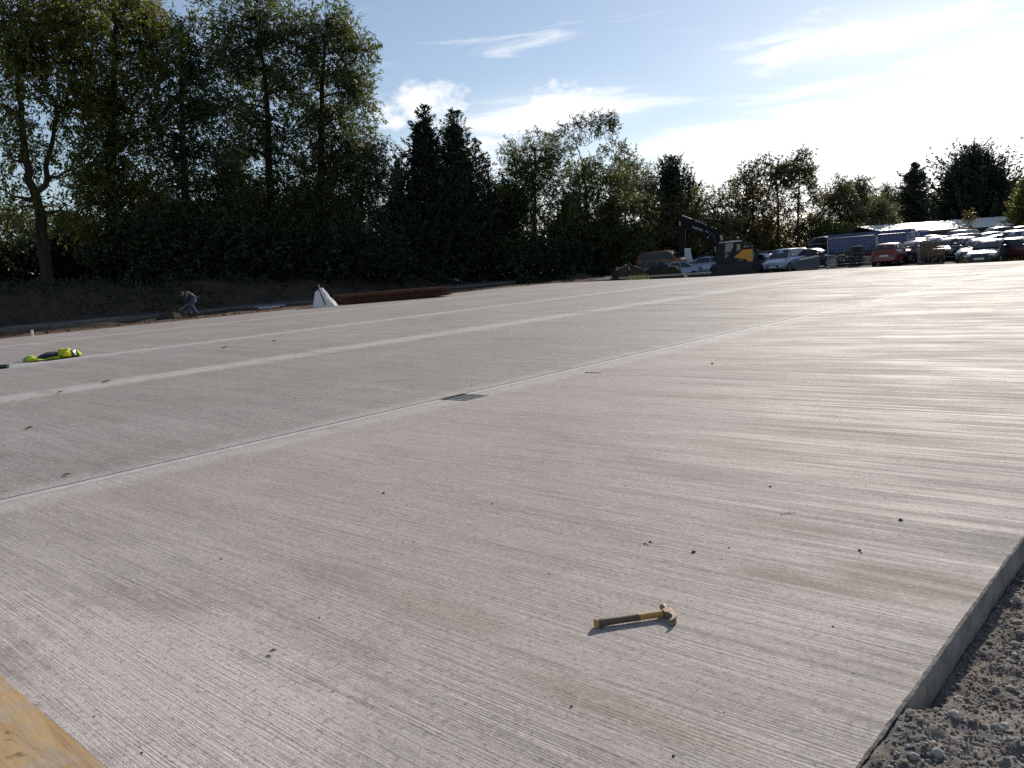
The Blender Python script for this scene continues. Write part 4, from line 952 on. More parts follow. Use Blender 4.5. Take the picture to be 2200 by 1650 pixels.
# stacked sheets of rusty reinforcing mesh
RB = simple('rusty_rebar', (0.125, 0.052, 0.030), 0.9, 0, 0.35, 4)
m0, m1 = on_slab(738, 655), on_slab(969, 636)
dm = (m1 - m0); Lm = dm.length; dm.normalize(); wm = Vector((-dm.y, dm.x, 0))
if wm.dot(Vector((math.sin(az_of(m0)), math.cos(az_of(m0)), 0))) < 0: wm = -wm
sheet = MB(); SW = 2.3; rz = random.Random(9)
for i in range(28): sheet.box((.05 + (Lm - .1) * i / 27, SW / 2, .004), (.020, SW, .012))
for i in range(13): sheet.box((Lm / 2, .05 + (SW - .1) * i / 12, .016), (Lm, .020, .012))
sm_ = sheet.mesh('mesh_sheet'); sm_.materials.append(RB)
for i in range(15):
    o = link('mesh_sheet', sm_); j = Vector((rz.uniform(-.10, .10), rz.uniform(-.10, .10), 0))
    o.location = m0 + dm * j.x + wm * (j.y + .06 * math.sin(i)) + Vector((0, 0, .02 + i * .030)); o.location.z = m0.z + .02 + i * .030
    o.rotation_euler = (0, 0, math.atan2(dm.y, dm.x) + rz.uniform(-.012, .012))
    if wm.dot(Vector((-dm.y, dm.x, 0))) < 0: o.scale.y = -1
    tag(o, 'rusty steel reinforcing mesh sheet in the low stack right of the white bag', 'mesh sheet', 'stacked reinforcing mesh sheets')
TIM = simple('pale_timber', (0.46, 0.41, 0.33), 0.8, 0, 0.2, 6)
def lay_bar(name, label, cat, a, b, w, th, mat, lift=0.0, zz=None):
    p = on_slab(*a) if zz is None else on_z(*a, zz); q = on_slab(*b) if zz is None else on_z(*b, zz); L = (q - p).length
    o = MB().box((L / 2, 0, th / 2), (L, w, th)).build(name, mat, None, False, p + Vector((0, 0, lift)), math.atan2(q.y - p.y, q.x - p.x))
    o.rotation_euler.y = -math.asin(max(-1, min(1, (q.z - p.z) / L)))
    return tag(o, label, cat)
lay_bar('timber_batten', 'pale timber batten poking out between bag and mesh stack', 'batten', (716, 648), (738, 647), .10, .06, TIM, .10)
lay_bar('timber_offcut', 'small white timber offcut in front of the mesh stack', 'offcut', (748, 652), (756, 651.5), .10, .06, WPL, .02)
lay_bar('plastic_duct', 'pale blue plastic duct lying on the soil left of the bag', 'pipe', (548, 662), (612, 657), .06, .05, simple('pale_blue_plastic', (0.20, 0.30, 0.50), .5, 0, .1), .02, .60)
lay_bar('plastic_duct', 'white plastic strip lying on the soil left of the bag', 'pipe', (556, 664.5), (600, 660), .05, .04, WPL, .02, .60)
lay_bar('timber_board', 'pale board lying by the far corner of the slab', 'board', (1282, 602.5), (1312, 600), .16, .06, WPL, .03)
o = MB().box((0, 0, .02), (1.1, .4, .03)).box((.35, .1, .06), (.5, .3, .04)).build('crumpled_sheeting', SILV, None, False, at(972, 613, 60), .9); o.location.z = 1.15
o.rotation_euler = (.2, .25, .6)
tag(o, 'grey scrap of sheeting at the end of the earth bank', 'sheeting')

# ------------------------------------------------------------------ workman bent over a shovel
def skin_body(name, mat, parent, joints, edges, sub=2):
    me = bpy.data.meshes.new(name); me.from_pydata([j[:3] for j in joints], edges, []); me.update()
    o = link(name, me, parent); md = o.modifiers.new('skin', 'SKIN'); md.use_smooth_shade = True
    for v, j in zip(me.skin_vertices[0].data, joints):
        r = j[3]; v.radius = r if isinstance(r, tuple) else (r, r)
    me.skin_vertices[0].data[0].use_root = True
    sb = o.modifiers.new('sub', 'SUBSURF'); sb.levels = sub; sb.render_levels = sub
    me.materials.append(mat); return o
pm_ = on_slab(413, 677); am, _r = frame_at(pm_)
man = thing('person', 'workman in navy top and jeans bent double over a shovel', 'person', pm_, -am)
q_ = lambda x, y: uv(pm_, x, y)
def J(x, y, dy, r): u, z = q_(x, y); return (u, dy, z, r)
hip = J(417, 643, 0, .115); spine = J(411, 634, 0, .105); chest = J(402, 631.5, 0, .115); neck = J(395, 631.5, 0, .068); head = J(390, 632.5, 0, .098); brow = J(387, 634, 0, .080)
joints = [hip, spine, chest, neck, head, brow,
          J(414, 645, -.12, .10), J(411, 656, -.16, .075), J(419, 667, -.15, .055), J(424, 676, -.15, .045), J(418.5, 677.5, -.15, .04),
          J(416, 645, .12, .10), J(409, 657, .16, .075), J(407, 668, .15, .055), J(408, 676.5, .15, .045), J(403, 677, .15, .04),
          J(399, 633, -.19, .065), J(400, 643, -.24, .052), J(401, 653, -.12, .04), J(400.5, 656, -.06, .035),
          J(402, 633, .19, .065), J(409, 640, .22, .052), J(417, 641, .06, .04), J(419, 642, .03, .035)]
edges = [(0, 1), (1, 2), (2, 3), (3, 4), (4, 5), (0, 6), (6, 7), (7, 8), (8, 9), (9, 10), (0, 11), (11, 12), (12, 13), (13, 14), (14, 15), (2, 16), (16, 17), (17, 18), (18, 19), (2, 20), (20, 21), (21, 22), (22, 23)]
SKINM = simple('skin', (0.35, 0.20, 0.14), 0.55, 0, 0.1, 10); JEAN = simple('denim', (0.055, 0.075, 0.13), 0.85, 0, 0.25, 14); TOP = simple('navy_sweater', (0.030, 0.038, 0.062), 0.8, 0, 0.2, 14)
BOOT = simple('boots', (0.04, 0.032, 0.025), 0.7, 0, 0.2, 20); HAIR = simple('hair', (0.02, 0.016, 0.013), 0.6, 0, 0.2, 60)
skin_body('body', SKINM, man, joints, edges)
g_ = lambda j, e: (j[0], j[1], j[2], j[3] + e)
skin_body('trousers', JEAN, man, [g_(joints[i], .018) for i in (0, 6, 7, 8, 11, 12, 13)] + [(joints[9][0], joints[9][1], joints[9][2] + .04, .062), (joints[14][0], joints[14][1], joints[14][2] + .04, .062)], [(0, 1), (1, 2), (2, 3), (3, 7), (0, 4), (4, 5), (5, 6), (6, 8)])
skin_body('sweater', TOP, man, [g_(joints[i], .055 if i < 3 else .022) for i in (1, 2, 16, 17, 18, 20, 21, 22)] + [g_(hip, .035), (neck[0] + .03, neck[1], neck[2], .095)], [(0, 1), (1, 2), (2, 3), (3, 4), (1, 5), (5, 6), (6, 7), (0, 8), (1, 9)])
for k_ in (9, 14):
    a, b = joints[k_], joints[k_ + 1]
    MB().loft([ellipse(x, a[1], .055 * s_, .05 * s_, .055 * s_, 10) for x, s_ in ((a[0] + .07, .7), (a[0] + .03, 1.15), (a[0] - .06, 1.0), (a[0] - .17, .9), (a[0] - .21, .5))]).build('boot', BOOT, man, True)
hr = MB(); hx_, hz_ = head[0] - .02, head[2] + .02
hr.loft([[(hx_ + .105 * math.cos(t) * 1.1, .095 * math.cos(p) * max(.05, math.sin(t)) , hz_ + .03 + .085 * math.sin(p) * max(.05, math.sin(t))) for p in [2 * math.pi * k / 10 for k in range(10)]] for t in [math.pi * (.02 + .96 * i / 7) for i in range(8)]])
hr.build('hair', HAIR, man, True)
for s_ in (-1, 1): MB().tube([(head[0] + .01, s_ * .085, head[2] - .01), (head[0] + .01, s_ * .108, head[2] - .01)], [.032, .018], 8).build('ear', SKINM, man, True)
for hj in (joints[19], joints[23]):       # fingers closed round the shaft
    hp = Vector(hj[:3])
    for f in range(4): MB().tube([hp + Vector((-.035 + f * .022, -.04, .015)), hp + Vector((-.035 + f * .022, -.012, -.032)), hp + Vector((-.035 + f * .022, .022, -.020))], [.011, .010, .008], 5).build('finger', SKINM, man, True)
    MB().tube([hp + Vector((.03, .01, .02)), hp + Vector((0, .035, -.005))], [.012, .009], 5).build('thumb', SKINM, man, True)
sv = thing('shovel', 'long handled shovel held by the bent workman', 'shovel', pm_, -am)
ua, za = q_(427, 638); ub, zb = q_(378, 671)
MB().tube([(ua, .04, za), (ub, -.10, zb)], .02, 8).build('shaft', simple('ash_handle', (0.34, 0.30, 0.24), 0.6, 0, 0.15, 10), sv, True)
MB().tube([(ua, -.03, za + .03), (ua, .11, za + .03)], .018, 8).build('handle', TIM, sv, True)
bl = MB(); dxs = Vector((ub - ua, -.14, zb - za)).normalized()
c0 = Vector((ub, -.10, zb)); sd2 = Vector((0, 1, 0)).cross(dxs).normalized(); lat = dxs.cross(sd2)
bl.loft([[c0 + dxs * t + lat * w * a + sd2 * (.03 * abs(a) * w * 6 + b) for a, b in ((-1, 0), (0, -.01), (1, 0), (1, .006), (0, -.004), (-1, .006))] for t, w in ((0, .05), (.06, .12), (.2, .125), (.28, .08), (.31, .02))])
bl.build('blade', STEEL, sv)
def mound(name, label, cat, c, rx, ry, hgt, mat, seed, rot=0.0, n=26, rough=.30):
    m = MB(); r_ = np.random.RandomState(seed); V = [(0, 0, hgt)]
    a0 = np.linspace(0, 2 * math.pi, n, endpoint=False); rads = [.15, .3, .45, .6, .75, .9, 1.0, 1.1]
    for f in rads:
        for a in a0:
            w = 1 + .18 * math.sin(3 * a + seed) + .10 * math.sin(7 * a + 2 * seed)
            z = hgt * max(0, 1 - f ** 2.2) ** .9 * (1 + rough * float(fbm(5 * f * math.cos(a) + seed, 5 * f * math.sin(a), 3))) + hgt * rough * .35 * float(fbm(14 * f * math.cos(a), 14 * f * math.sin(a) + seed, 2)) * (f < 1.0)
            V.append((rx * f * w * math.cos(a), ry * f * w * math.sin(a), z if f < 1.05 else -.25))
    m.v = V; m.f = [(0, 1 + i, 1 + (i + 1) % n) for i in range(n)]
    for j in range(len(rads) - 1):
        m.f += [(1 + j * n + i, 1 + (j + 1) * n + i, 1 + (j + 1) * n + (i + 1) % n, 1 + j * n + (i + 1) % n) for i in range(n)]
    m.m = [0] * len(m.f)
    o = m.build(name, mat, None, True, c, rot); return tag(o, label, cat)
mound('soil_heap', 'small dark heap of soil in front of the shovel', 'soil heap', on_slab(372, 681) + Vector((0, 0, -.05)), .75, .6, .36, SOIL, 3)

# clods and weeds on the earth bank
def bank_surf(x, y):
    return bank_h(np.asarray(x), np.asarray(y), 0) + 0.34 * fbm(np.asarray(x) * 1.3 + 35, np.asarray(y) * 1.3, 4)
stones(2600, (-45.5, -41.4), (4, 42), 0.02, 0.13, bank_surf, 'soil_clods', SOIL, 'clods of earth strewn over the earth bank', 31, 2.4, .35)
stones(900, (-34.9, -32.8), (4, 50), 0.015, 0.07, lambda x, y: np.full_like(x, .55), 'soil_clods', RUSTSOIL, 'clods of rusty soil along the slab edge', 32, 2.2, .35)
rw = np.random.RandomState(77); nw_ = 7000
wy = rw.uniform(4, 42, nw_); wx = -44.2 + rw.normal(size=nw_) * 1.3
keep = fbm(wx * .8, wy * .35, 3) > .02; wx, wy = wx[keep], wy[keep]; nw_ = len(wx)
wz = bank_surf(wx, wy) - .02; Dw = unit(rw.normal(size=(nw_, 3)) * .5 + np.array([0, 0, 1.0])); Lw = rw.uniform(.15, .6, nw_)
V, Q_ = leaves_mesh(np.stack([wx, wy, wz], -1), Dw, Lw, Lw * .12, rw)
tag(np_mesh('bank_weeds', V, Q_, L_DARK), 'ragged dark weeds along the top of the earth bank', 'weeds', kind='stuff')
# ------------------------------------------------------------------ paints
def paint(name, col, rough=.32, coat=.7, metal=0.0): return simple(name, col, rough, metal, .06, 3, .5, 0, coat)
def glass_mat(name, col=(0.02, 0.026, 0.03)):
    m, nt, b = new_mat(name); b.inputs['Base Color'].default_value = (*col, 1); b.inputs['Roughness'].default_value = .06; b.inputs['Specular IOR Level'].default_value = .6; return m
GLASS = glass_mat('dark_glass'); GLASS_T = glass_mat('tinted_green_glass', (0.10, 0.15, 0.15))
BLACK = simple('black_trim', (0.018, 0.018, 0.019), .55, 0, .1, 10); TYRE = simple('tyre_rubber', (0.02, 0.02, 0.02), .85, 0, .15, 20)
ALLOY = simple('alloy', (0.45, 0.46, 0.47), .35, .8, .1, 10); LAMP = simple('lamp_glass', (0.55, 0.57, 0.58), .12, 0, .05, 10, .8); TAIL = simple('tail_lamp', (0.28, 0.012, 0.010), .2, 0, .1, 10)
PLATE = simple('number_plate', (0.70, 0.70, 0.66), .4, 0, .05, 10); GALV = simple('galvanised_steel', (0.42, 0.43, 0.44), .42, .7, .12, 15)
COLS = {n: paint('paint_' + n, c, r, co, me) for n, c, r, co, me in (
    ('white', (.70, .71, .72), .35, .7, 0), ('silver', (.42, .44, .47), .3, .7, .4), ('blue_silver', (.26, .32, .42), .32, .7, .3), ('dark_green', (.018, .034, .026), .3, .8, 0), ('red', (.16, .012, .012), .35, .6, 0),
    ('brown', (.060, .036, .022), .3, .8, .1), ('black', (.014, .015, .018), .3, .8, 0), ('navy', (.018, .026, .055), .3, .8, 0), ('grey', (.11, .115, .12), .32, .7, .3), ('rust', (.23, .12, .06), .7, 0, 0), ('maroon', (.075, .012, .018), .35, .7, 0))}

# ------------------------------------------------------------------ cars: body shells lofted from sections, one set of meshes for each kind
KINDS = {   # length, width, height, bonnet front/rear z, belt z, windscreen base, roof front, roof rear, rear base, tail z
    'hatch':  (4.00, 1.70, 1.45, .72, .94, .98, .95, .25, -1.35, -1.85, .98),
    'saloon': (4.45, 1.74, 1.42, .70, .92, .95, .95, .20, -1.00, -1.70, .98),
    'mpv':    (4.40, 1.78, 1.66, .80, 1.02, 1.06, 1.25, .55, -1.75, -2.10, 1.05),
    'estate': (4.55, 1.75, 1.48, .70, .93, .97, 1.00, .28, -1.75, -2.18, 1.0)}
_shells = {}
def shell(kind):
    if kind in _shells: return _shells[kind]
    L, W_, H, hz0, hz1, bz, xw, xf, xb, xr, tz = KINDS[kind]; hw = W_ / 2
    tops = [(L / 2, .50), (L / 2 - .06, hz0 - .08), (L / 2 - .22, hz0), (L / 2 - .6, hz0 + .10), (xw + .1, hz1), (xw - .3, bz), (0, bz), (xr, bz + .02), (-L / 2 + .16, tz - .03), (-L / 2 + .04, tz - .22), (-L / 2, .55)]
    tx = [p[0] for p in tops][::-1]; tz_ = [p[1] for p in tops][::-1]
    st = [-L / 2, -L / 2 + .04, -L / 2 + .16, -L / 2 + .45] + list(np.linspace(-L / 2 + .8, L / 2 - .95, 8)) + [L / 2 - .6, L / 2 - .38, L / 2 - .22, L / 2 - .06, L / 2]
    rings = []
    for x in st:
        e = min(1.0, (L / 2 - abs(x)) / .55); w = hw * (.78 + .22 * math.sin(e * math.pi / 2)); zt = float(np.interp(x, tx, tz_)); zb = .20 + .12 * (1 - e)
        zm = (zb + zt) / 2
        half = [(.88 * w, zb), (.98 * w, zb + .10), (w, zm), (.985 * w, zt - .12), (.90 * w, zt - .03), (.55 * w, zt + .012), (0, zt + .02)]
        rg = [(x, y, z) for y, z in half] + [(x, -y, z) for y, z in half[-2::-1]]
        rings.append(rg)
    parts = {}
    parts['body'] = MB().loft(rings)
    rb, rt2 = .90 * hw, .66 * hw
    lowf, lowr = (xw, bz - .03), (xr, bz)
    cab = MB(); secs = [(xw + .02, rb * .98, bz - .06, rb * .92, bz - .04), (xf + (xw - xf) * .45, rb, bz - .05, rb * .86, bz + (H - bz) * .55), (xf, rb, bz - .05, rt2 * 1.03, H - .04), (xf - .35, rb, bz - .05, rt2 * 1.06, H), ((xf + xb) / 2 - .2, rb, bz - .05, rt2 * 1.06, H), (xb, rb, bz - .05, rt2 * 1.0, H - .05), (xb + (xr - xb) * .6, rb * .97, bz - .05, rb * .82, bz + (H - bz) * .42), (xr - .03, rb * .92, bz - .05, rb * .84, bz)]
    rings = []
    for x, wb, zb, wt, zt in secs[::-1]:
        rings.append([(x, wb, zb), (x, wb * .5 + wt * .5 + .01, (zb + zt) / 2), (x, wt, zt - .03), (x, wt * .8, zt), (x, 0, zt + .018), (x, -wt * .8, zt), (x, -wt, zt - .03), (x, -wb * .5 - wt * .5 - .01, (zb + zt) / 2), (x, -wb, zb)])
    parts['cabin'] = cab.loft(rings)
    def pane(c4, off):
        c4 = [Vector(c) for c in c4]; n = (c4[1] - c4[0]).cross(c4[3] - c4[0]).normalized()
        if n.dot(Vector(off)) < 0: n = -n
        a = [c + n * .035 for c in c4]; b = [c - n * .03 for c in c4]; return MB().add(a + b, [(0, 1, 2, 3), (7, 6, 5, 4), (0, 4, 5, 1), (1, 5, 6, 2), (2, 6, 7, 3), (3, 7, 4, 0)])
    zt1 = H - .09
    parts['windscreen'] = pane([(xw - .02, -rb * .86, bz + .02), (xw - .02, rb * .86, bz + .02), (xf + .03, rt2 * .94, zt1), (xf + .03, -rt2 * .94, zt1)], (1, 0, .5))
    parts['rear_window'] = pane([(xr + .06, -rb * .80, bz + .06), (xr + .06, rb * .80, bz + .06), (xb - .03, rt2 * .90, zt1 - .01), (xb - .03, -rt2 * .90, zt1 - .01)], (-1, 0, .5))
    xm = (xf + xb) / 2 - .05
    for s_ in (-1, 1):
        yb_, yt_ = s_ * rb * .985, s_ * rt2 * 1.05
        parts['side_window_front%d' % s_] = pane([(xm + .04, yb_, bz + .03), (xw - .28, yb_, bz + .03), (xf - .02, yt_, zt1), (xm + .04, yt_, zt1)], (0, s_, .3))
        parts['side_window_rear%d' % s_] = pane([(xr + .32, yb_, bz + .05), (xm - .04, yb_, bz + .03), (xm - .04, yt_, zt1), (xb + .06, yt_, zt1 - .02)], (0, s_, .3))
        parts['headlight%d' % s_] = MB().loft([ellipse(x, s_ * hw * .70, hz0 - .10, .20 * f, .085 * f, 10) for x, f in ((L / 2 - .22, 1.0), (L / 2 - .07, .95), (L / 2 - .045, .6))])
        parts['tail_light%d' % s_] = MB().box((-L / 2 + .04, s_ * hw * .76, tz - .20), (.10, .20, .26))
        parts['mirror%d' % s_] = MB().loft([ellipse(x, s_ * (hw + .06), bz + .08, .09, .065 * f, 8) for x, f in ((xw - .35, .8), (xw - .28, 1), (xw - .22, .7))])
    parts['grille'] = MB().box((L / 2 - .025, 0, .50), (.07, W_ * .52, .10)).box((L / 2 - .03, 0, .32), (.07, W_ * .62, .12))
    parts['number_plate'] = MB().box((L / 2 + .018, 0, .44), (.02, .52, .11)); parts['rear_plate'] = MB().box((-L / 2 - .012, 0, .66), (.02, .52, .11))
    wheel = MB(); n = 18; prof = [(.10, .20), (.095, .27), (.07, .305), (-.07, .305), (-.095, .27), (-.10, .20)]
    wheel.loft([[(r * math.cos(2 * math.pi * i / n), y, r * math.sin(2 * math.pi * i / n)) for i in range(n)] for y, r in prof])
    rim = MB().disc((0, -.088, 0), .20, 16, 'y', .03)
    for i in range(5):
        a = 2 * math.pi * i / 5; rim.bar((0, -.108, 0), (.18 * math.cos(a), -.108, .18 * math.sin(a)), .05, .015, up=(0, 1, 0))
    parts['wheel'] = wheel; parts['rim'] = rim
    arch = MB().disc((0, 0, 0), .36, 20, 'y', .02); parts['arch'] = arch  # black disc on the flank stands in for the shaded arch hollow
    mats = {'cabin': None, 'body': None, 'grille': BLACK, 'number_plate': PLATE, 'rear_plate': PLATE, 'wheel': TYRE, 'rim': ALLOY, 'arch': BLACK}
    out = {}
    for kx, mb in parts.items():
        nm = kx.rstrip('-1').replace('_front', '').replace('_rear', '') if kx.startswith('side_window') else kx.rstrip('-1')
        me = mb.mesh(nm, kx not in ('number_plate', 'rear_plate', 'windscreen', 'rear_window') and not kx.startswith('side'))
        mt = mats.get(kx, 0)
        if mt == 0: mt = LAMP if nm == 'headlight' else TAIL if nm == 'tail_light' else GLASS if 'window' in nm or nm == 'windscreen' else None
        me.materials.append(mt or BLACK); out[kx] = (nm, me, mt)
    _shells[kind] = out; return out
def car(name, label, kind, col, x, y, d, head, tilt=0.0, dz=0.0, wheels=True, group=None, skip=()):
    """head: compass heading of the car's nose relative to facing the camera (0 = towards us, 90 = nose to the right)"""
    p = at(x, y, d); p.z = ground_z(p.x, p.y) + dz
    a = az_of(p); yaw = math.atan2(-p.y, -p.x) + R(head)
    t = thing(name, label, 'car', p, yaw, group); t.rotation_euler = (tilt, 0, yaw)
    L, W_ = KINDS[kind][0], KINDS[kind][1]; body = None
    for kx, (nm, me, mt) in shell(kind).items():
        if kx in ('wheel', 'rim', 'arch') or nm in skip: continue
        o = link(nm, me, t)
        if mt is None: o.material_slots[0].link = 'OBJECT'; o.material_slots[0].material = COLS[col] if nm != 'mirror' else BLACK
        elif nm == 'mirror': pass
    S = shell(kind)
    for sx in (-1, 1):
        for sy in (-1, 1):
            wx = sx * (L / 2 - (.82 if sx > 0 else .80))
            ar = link('arch_shade_disc', S['arch'][1], t); ar.location = (wx, sy * (W_ / 2 - .001), .33)
            if wheels:
                w = link('wheel', S['wheel'][1], t); w.location = (wx, sy * (W_ / 2 - .09), .305)
                if sy > 0: w.rotation_euler.z = math.pi
                link('rim', S['rim'][1], w)
    return t
CG = 'cars parked in the scrap yard'
car('car', 'dark green hatchback facing us with white number plate, front of the right row', 'hatch', 'dark_green', 2128, 545, 54.5, -16, group=CG)
car('car', 'red hatchback seen from behind beside the blue trailer', 'hatch', 'red', 1914, 550, 60.5, 168, group=CG)
car('car', 'dark brown saloon with glinting bonnet between red hatchback and timber crate', 'saloon', 'brown', 1962, 550, 62.5, -38, group=CG)
car('car', 'dark grey saloon facing us right of the timber crate', 'saloon', 'grey', 2040, 545, 63.5, -14, group=CG)
car('car', 'black hatchback behind the mesh fence end', 'hatch', 'black', 2076, 545, 62, 20, group=CG)
car('car', 'dark saloon half hidden behind the dark green hatchback', 'saloon', 'grey', 2108, 540, 58.5, -18, group=CG)
car('car', 'maroon wrecked hatchback at the right picture edge', 'hatch', 'maroon', 2194, 545, 55, 60, .05, group=CG)
car('car', 'white hatchback in the second row behind the timber crate', 'hatch', 'white', 2010, 530, 68, -30, group=CG)
car('car', 'dark saloon with bright roof behind the brown saloon', 'saloon', 'grey', 1972, 530, 69, 15, group=CG)
car('car', 'silver estate in the second row above the grey saloon', 'estate', 'silver', 2058, 530, 68.5, -35, group=CG)
car('car', 'long silver saloon in the third row, left', 'saloon', 'silver', 2010, 520, 75, 75, group=CG)
car('car', 'dark blue people carrier in the third row', 'mpv', 'navy', 2062, 520, 74, -25, group=CG)
car('car', 'pale silver saloon in the second row behind the dark green hatchback', 'saloon', 'silver', 2132, 528, 63, -70, group=CG)
car('car', 'white saloon in the third row, right', 'saloon', 'white', 2118, 520, 70.5, -60, group=CG)
car('car', 'blue grey people carrier near the right edge, second row', 'mpv', 'blue_silver', 2190, 528, 62, -30, group=CG)
car('car', 'black estate seen from behind in the last row', 'estate', 'black', 2140, 515, 77, 200, dz=.12, group=CG)
car('car', 'dark hatchback with roof bars at right, last row', 'hatch', 'navy', 2192, 512, 76, 190, dz=.12, group=CG)
car('car', 'silver hatchback between the last two rows at right', 'hatch', 'silver', 2165, 520, 70, -80, group=CG)
car('car', 'pale blue people carrier facing us right of the digger', 'mpv', 'blue_silver', 1688, 565, 63, -24, dz=-.06, group=CG)
car('car', 'dark green saloon pointing right beside the mesh fence', 'saloon', 'dark_green', 1752, 560, 65.5, 62, dz=0, group=CG)
car('car', 'silver hatchback just behind the digger counterweight', 'hatch', 'blue_silver', 1645, 565, 66, 48, dz=-.1, group=CG)
car('car', 'dark navy saloon in the row behind the pale people carrier', 'saloon', 'navy', 1650, 555, 73, 80, dz=.08, group=CG)
car('car', 'black hatchback peeking over the pale people carrier', 'hatch', 'black', 1722, 555, 74, 20, dz=.08, group=CG)
car('car', 'grey hatchback in the row behind, left of the pale people carrier', 'hatch', 'grey', 1672, 555, 71, 60, dz=.05, group=CG)
car('car', 'stripped grey hatchback without wheels left of the digger', 'hatch', 'blue_silver', 1506, 575, 64.5, -80, .03, dz=-.06, wheels=False, group=CG, skip=('headlight',))
car('car', 'rust roofed wrecked people carrier without wheels', 'mpv', 'rust', 1430, 575, 65, 70, .06, dz=.40, wheels=False, group=CG)
car('car', 'low dark wreck with a glinting roof behind the soil mound', 'saloon', 'grey', 1393, 580, 64, -70, 0, dz=-.10, wheels=False, group=CG)
car('car', 'low pale wreck behind the soil mound beside the digger bucket', 'saloon', 'blue_silver', 1440, 582, 62.5, -60, 0, dz=-.26, wheels=False, group=CG)
car('car', 'dark car shell stacked above the left end of the blue trailer', 'hatch', 'black', 1783, 520, 72, 40, .05, dz=.78, wheels=False, group=CG)

def place(p): p = p.copy(); p.z = ground_z(p.x, p.y); return p
# black tarpaulined panel, upright van panel, blue skip
p = place(at(1737, 570, 61.5)); a = az_of(p)
t = thing('car_door_panel', 'large black car door panel leaning in front of the dark green saloon', 'car panel', p, -a)
MB().prism([(-.85, 0), (-.9, .45), (-.6, .78), (.1, .93), (.70, .98), (.78, .45), (.66, 0)], -.06, .06, Matrix.Rotation(R(-14), 4, 'X')).build('panel', COLS['black'], t)
MB().bar((-.62, .02, .80), (.70, .0, .99), .05, .05).build('edge_trim', GALV, t)
p = place(at(1480, 575, 64)); a = az_of(p); p.z += .55; t = thing('van_panel', 'upright pale van side panel beside the digger arm', 'car panel', p, -a)
MB().prism([(-.28, .30), (-.26, 1.50), (.18, 1.50), (.34, .30)], -.05, .05).build('panel', COLS['blue_silver'], t); MB().box((-.04, 0, 1.53), (.46, .14, .07)).build('top_edge', COLS['white'], t)
MB().prism([(-.40, .12), (-.10, -.10), (.36, -.05), (.34, .28), (-.36, .28)], -.12, .04).build('torn_skirt', COLS['blue_silver'], t)
p = place(at(1508, 560, 74)); p.z += .32; a = az_of(p); t = thing('blue_skip', 'open bright blue steel skip behind the stripped hatchback', 'skip', p, -a)
BLUE = paint('skip_blue', (.022, .050, .22), .45, .3); BLUE_D = paint('trailer_blue', (.028, .055, .20), .5, .2)
MB().prism([(-1.15, .25), (-1.30, 1.55), (1.0, 1.55), (1.25, 1.0), (1.15, .25)], -.85, .85).build('body', BLUE, t); MB().box((-.15, 0, 1.575), (2.36, 1.78, .05)).build('rim', COLS['white'], t)
for q in (-.9, -.3, .3, .85): MB().box((q, -.87, .85), (.07, .05, 1.15)).build('rib', BLUE, t)

# ------------------------------------------------------------------ blue box trailer and the box behind it
def box_body(name, label, xl, yl, xr, dl, dr, z0, z1, mat, wheels=True):
    a = at(xl, yl, dl); b = at(xr, yl, dr); a.z = b.z = 0; L = (b - a).length
    g0 = ground_z(*((a + b) / 2).to_2d()); t = thing(name, label, 'trailer', (a.x, a.y, g0), math.atan2(b.y - a.y, b.x - a.x))
    MB().box((L / 2, 1.15, (z0 + z1) / 2), (L, 2.3, z1 - z0)).build('body', mat, t)
    n = int(L / .42)
    for i in range(n): MB().box((.25 + i * (L - .4) / max(1, n - 1), -.015, (z0 + z1) / 2), (.20, .05, z1 - z0 - .16)).build('side_panel', mat, t)
    MB().box((L / 2, -.02, z1 - .03), (L + .04, .08, .10)).build('top_rail', mat, t); MB().box((L / 2, -.02, z0 + .04), (L + .04, .08, .12)).build('bottom_rail', BLACK, t)
    if wheels:
        for q in (.8, L - 1.2): MB().box((q, .3, z0 / 2), (.12, .12, z0)).build('support_leg', BLACK, t)
        for q in (1.55,):
            w = MB().loft([[(q + r * math.cos(2 * math.pi * i / 18), y, .48 + r * math.sin(2 * math.pi * i / 18)) for i in range(18)] for y, r in ((-.05, .3), (-.05, .46), (0, .5), (.2, .5), (.24, .44), (.24, .3))]); wo_ = w.build('wheel', TYRE, t, True)
            MB().disc((q, -.03, .48), .28, 14, 'y', .04).build('rim', GALV, wo_)
    return t
box_body('box_trailer', 'long dark blue ribbed box trailer behind the mesh fence', 1780, 555, 1958, 67, 66, .80, 2.20, BLUE_D)
box_body('box_trailer', 'second blue box body behind the trailer, reaching to the shed', 1850, 550, 1995, 73, 76, .4, 1.92, BLUE_D, False)
CB = CONC_SIDE
p = place(at(1871, 566, 63.5)); o = MB().box((0, 0, .27), (1.25, .45, .56), None, 0, .92).build('concrete_block', CB, None, False, p, -az_of(p)); tag(o, 'grey concrete block below the blue trailer', 'concrete block')
p = place(at(1790, 572, 62.5)); o = MB().box((0, 0, .30), (.45, .4, .60), None, 0, .95).build('concrete_block', CB, None, False, p, -az_of(p)); tag(o, 'narrow concrete block at the left end of the mesh fence', 'concrete block')
def tyre_at(x, y, d, lab, tilt, dz=0):
    p = place(at(x, y, d)); w = MB().loft([[(r * math.cos(2 * math.pi * i / 20), yy, r * math.sin(2 * math.pi * i / 20)) for i in range(20)] for yy, r in ((-.10, .26), (-.11, .36), (-.06, .42), (.06, .42), (.11, .36), (.10, .26))], False)
    o = w.build('old_tyre', TYRE, None, True, p + Vector((0, 0, .42 + dz)), -az_of(p)); o.rotation_euler.x = tilt; return tag(o, lab, 'tyre', 'old tyres behind the fence')
tyre_at(1808, 570, 62.8, 'worn tyre standing upright behind the mesh fence', .12)
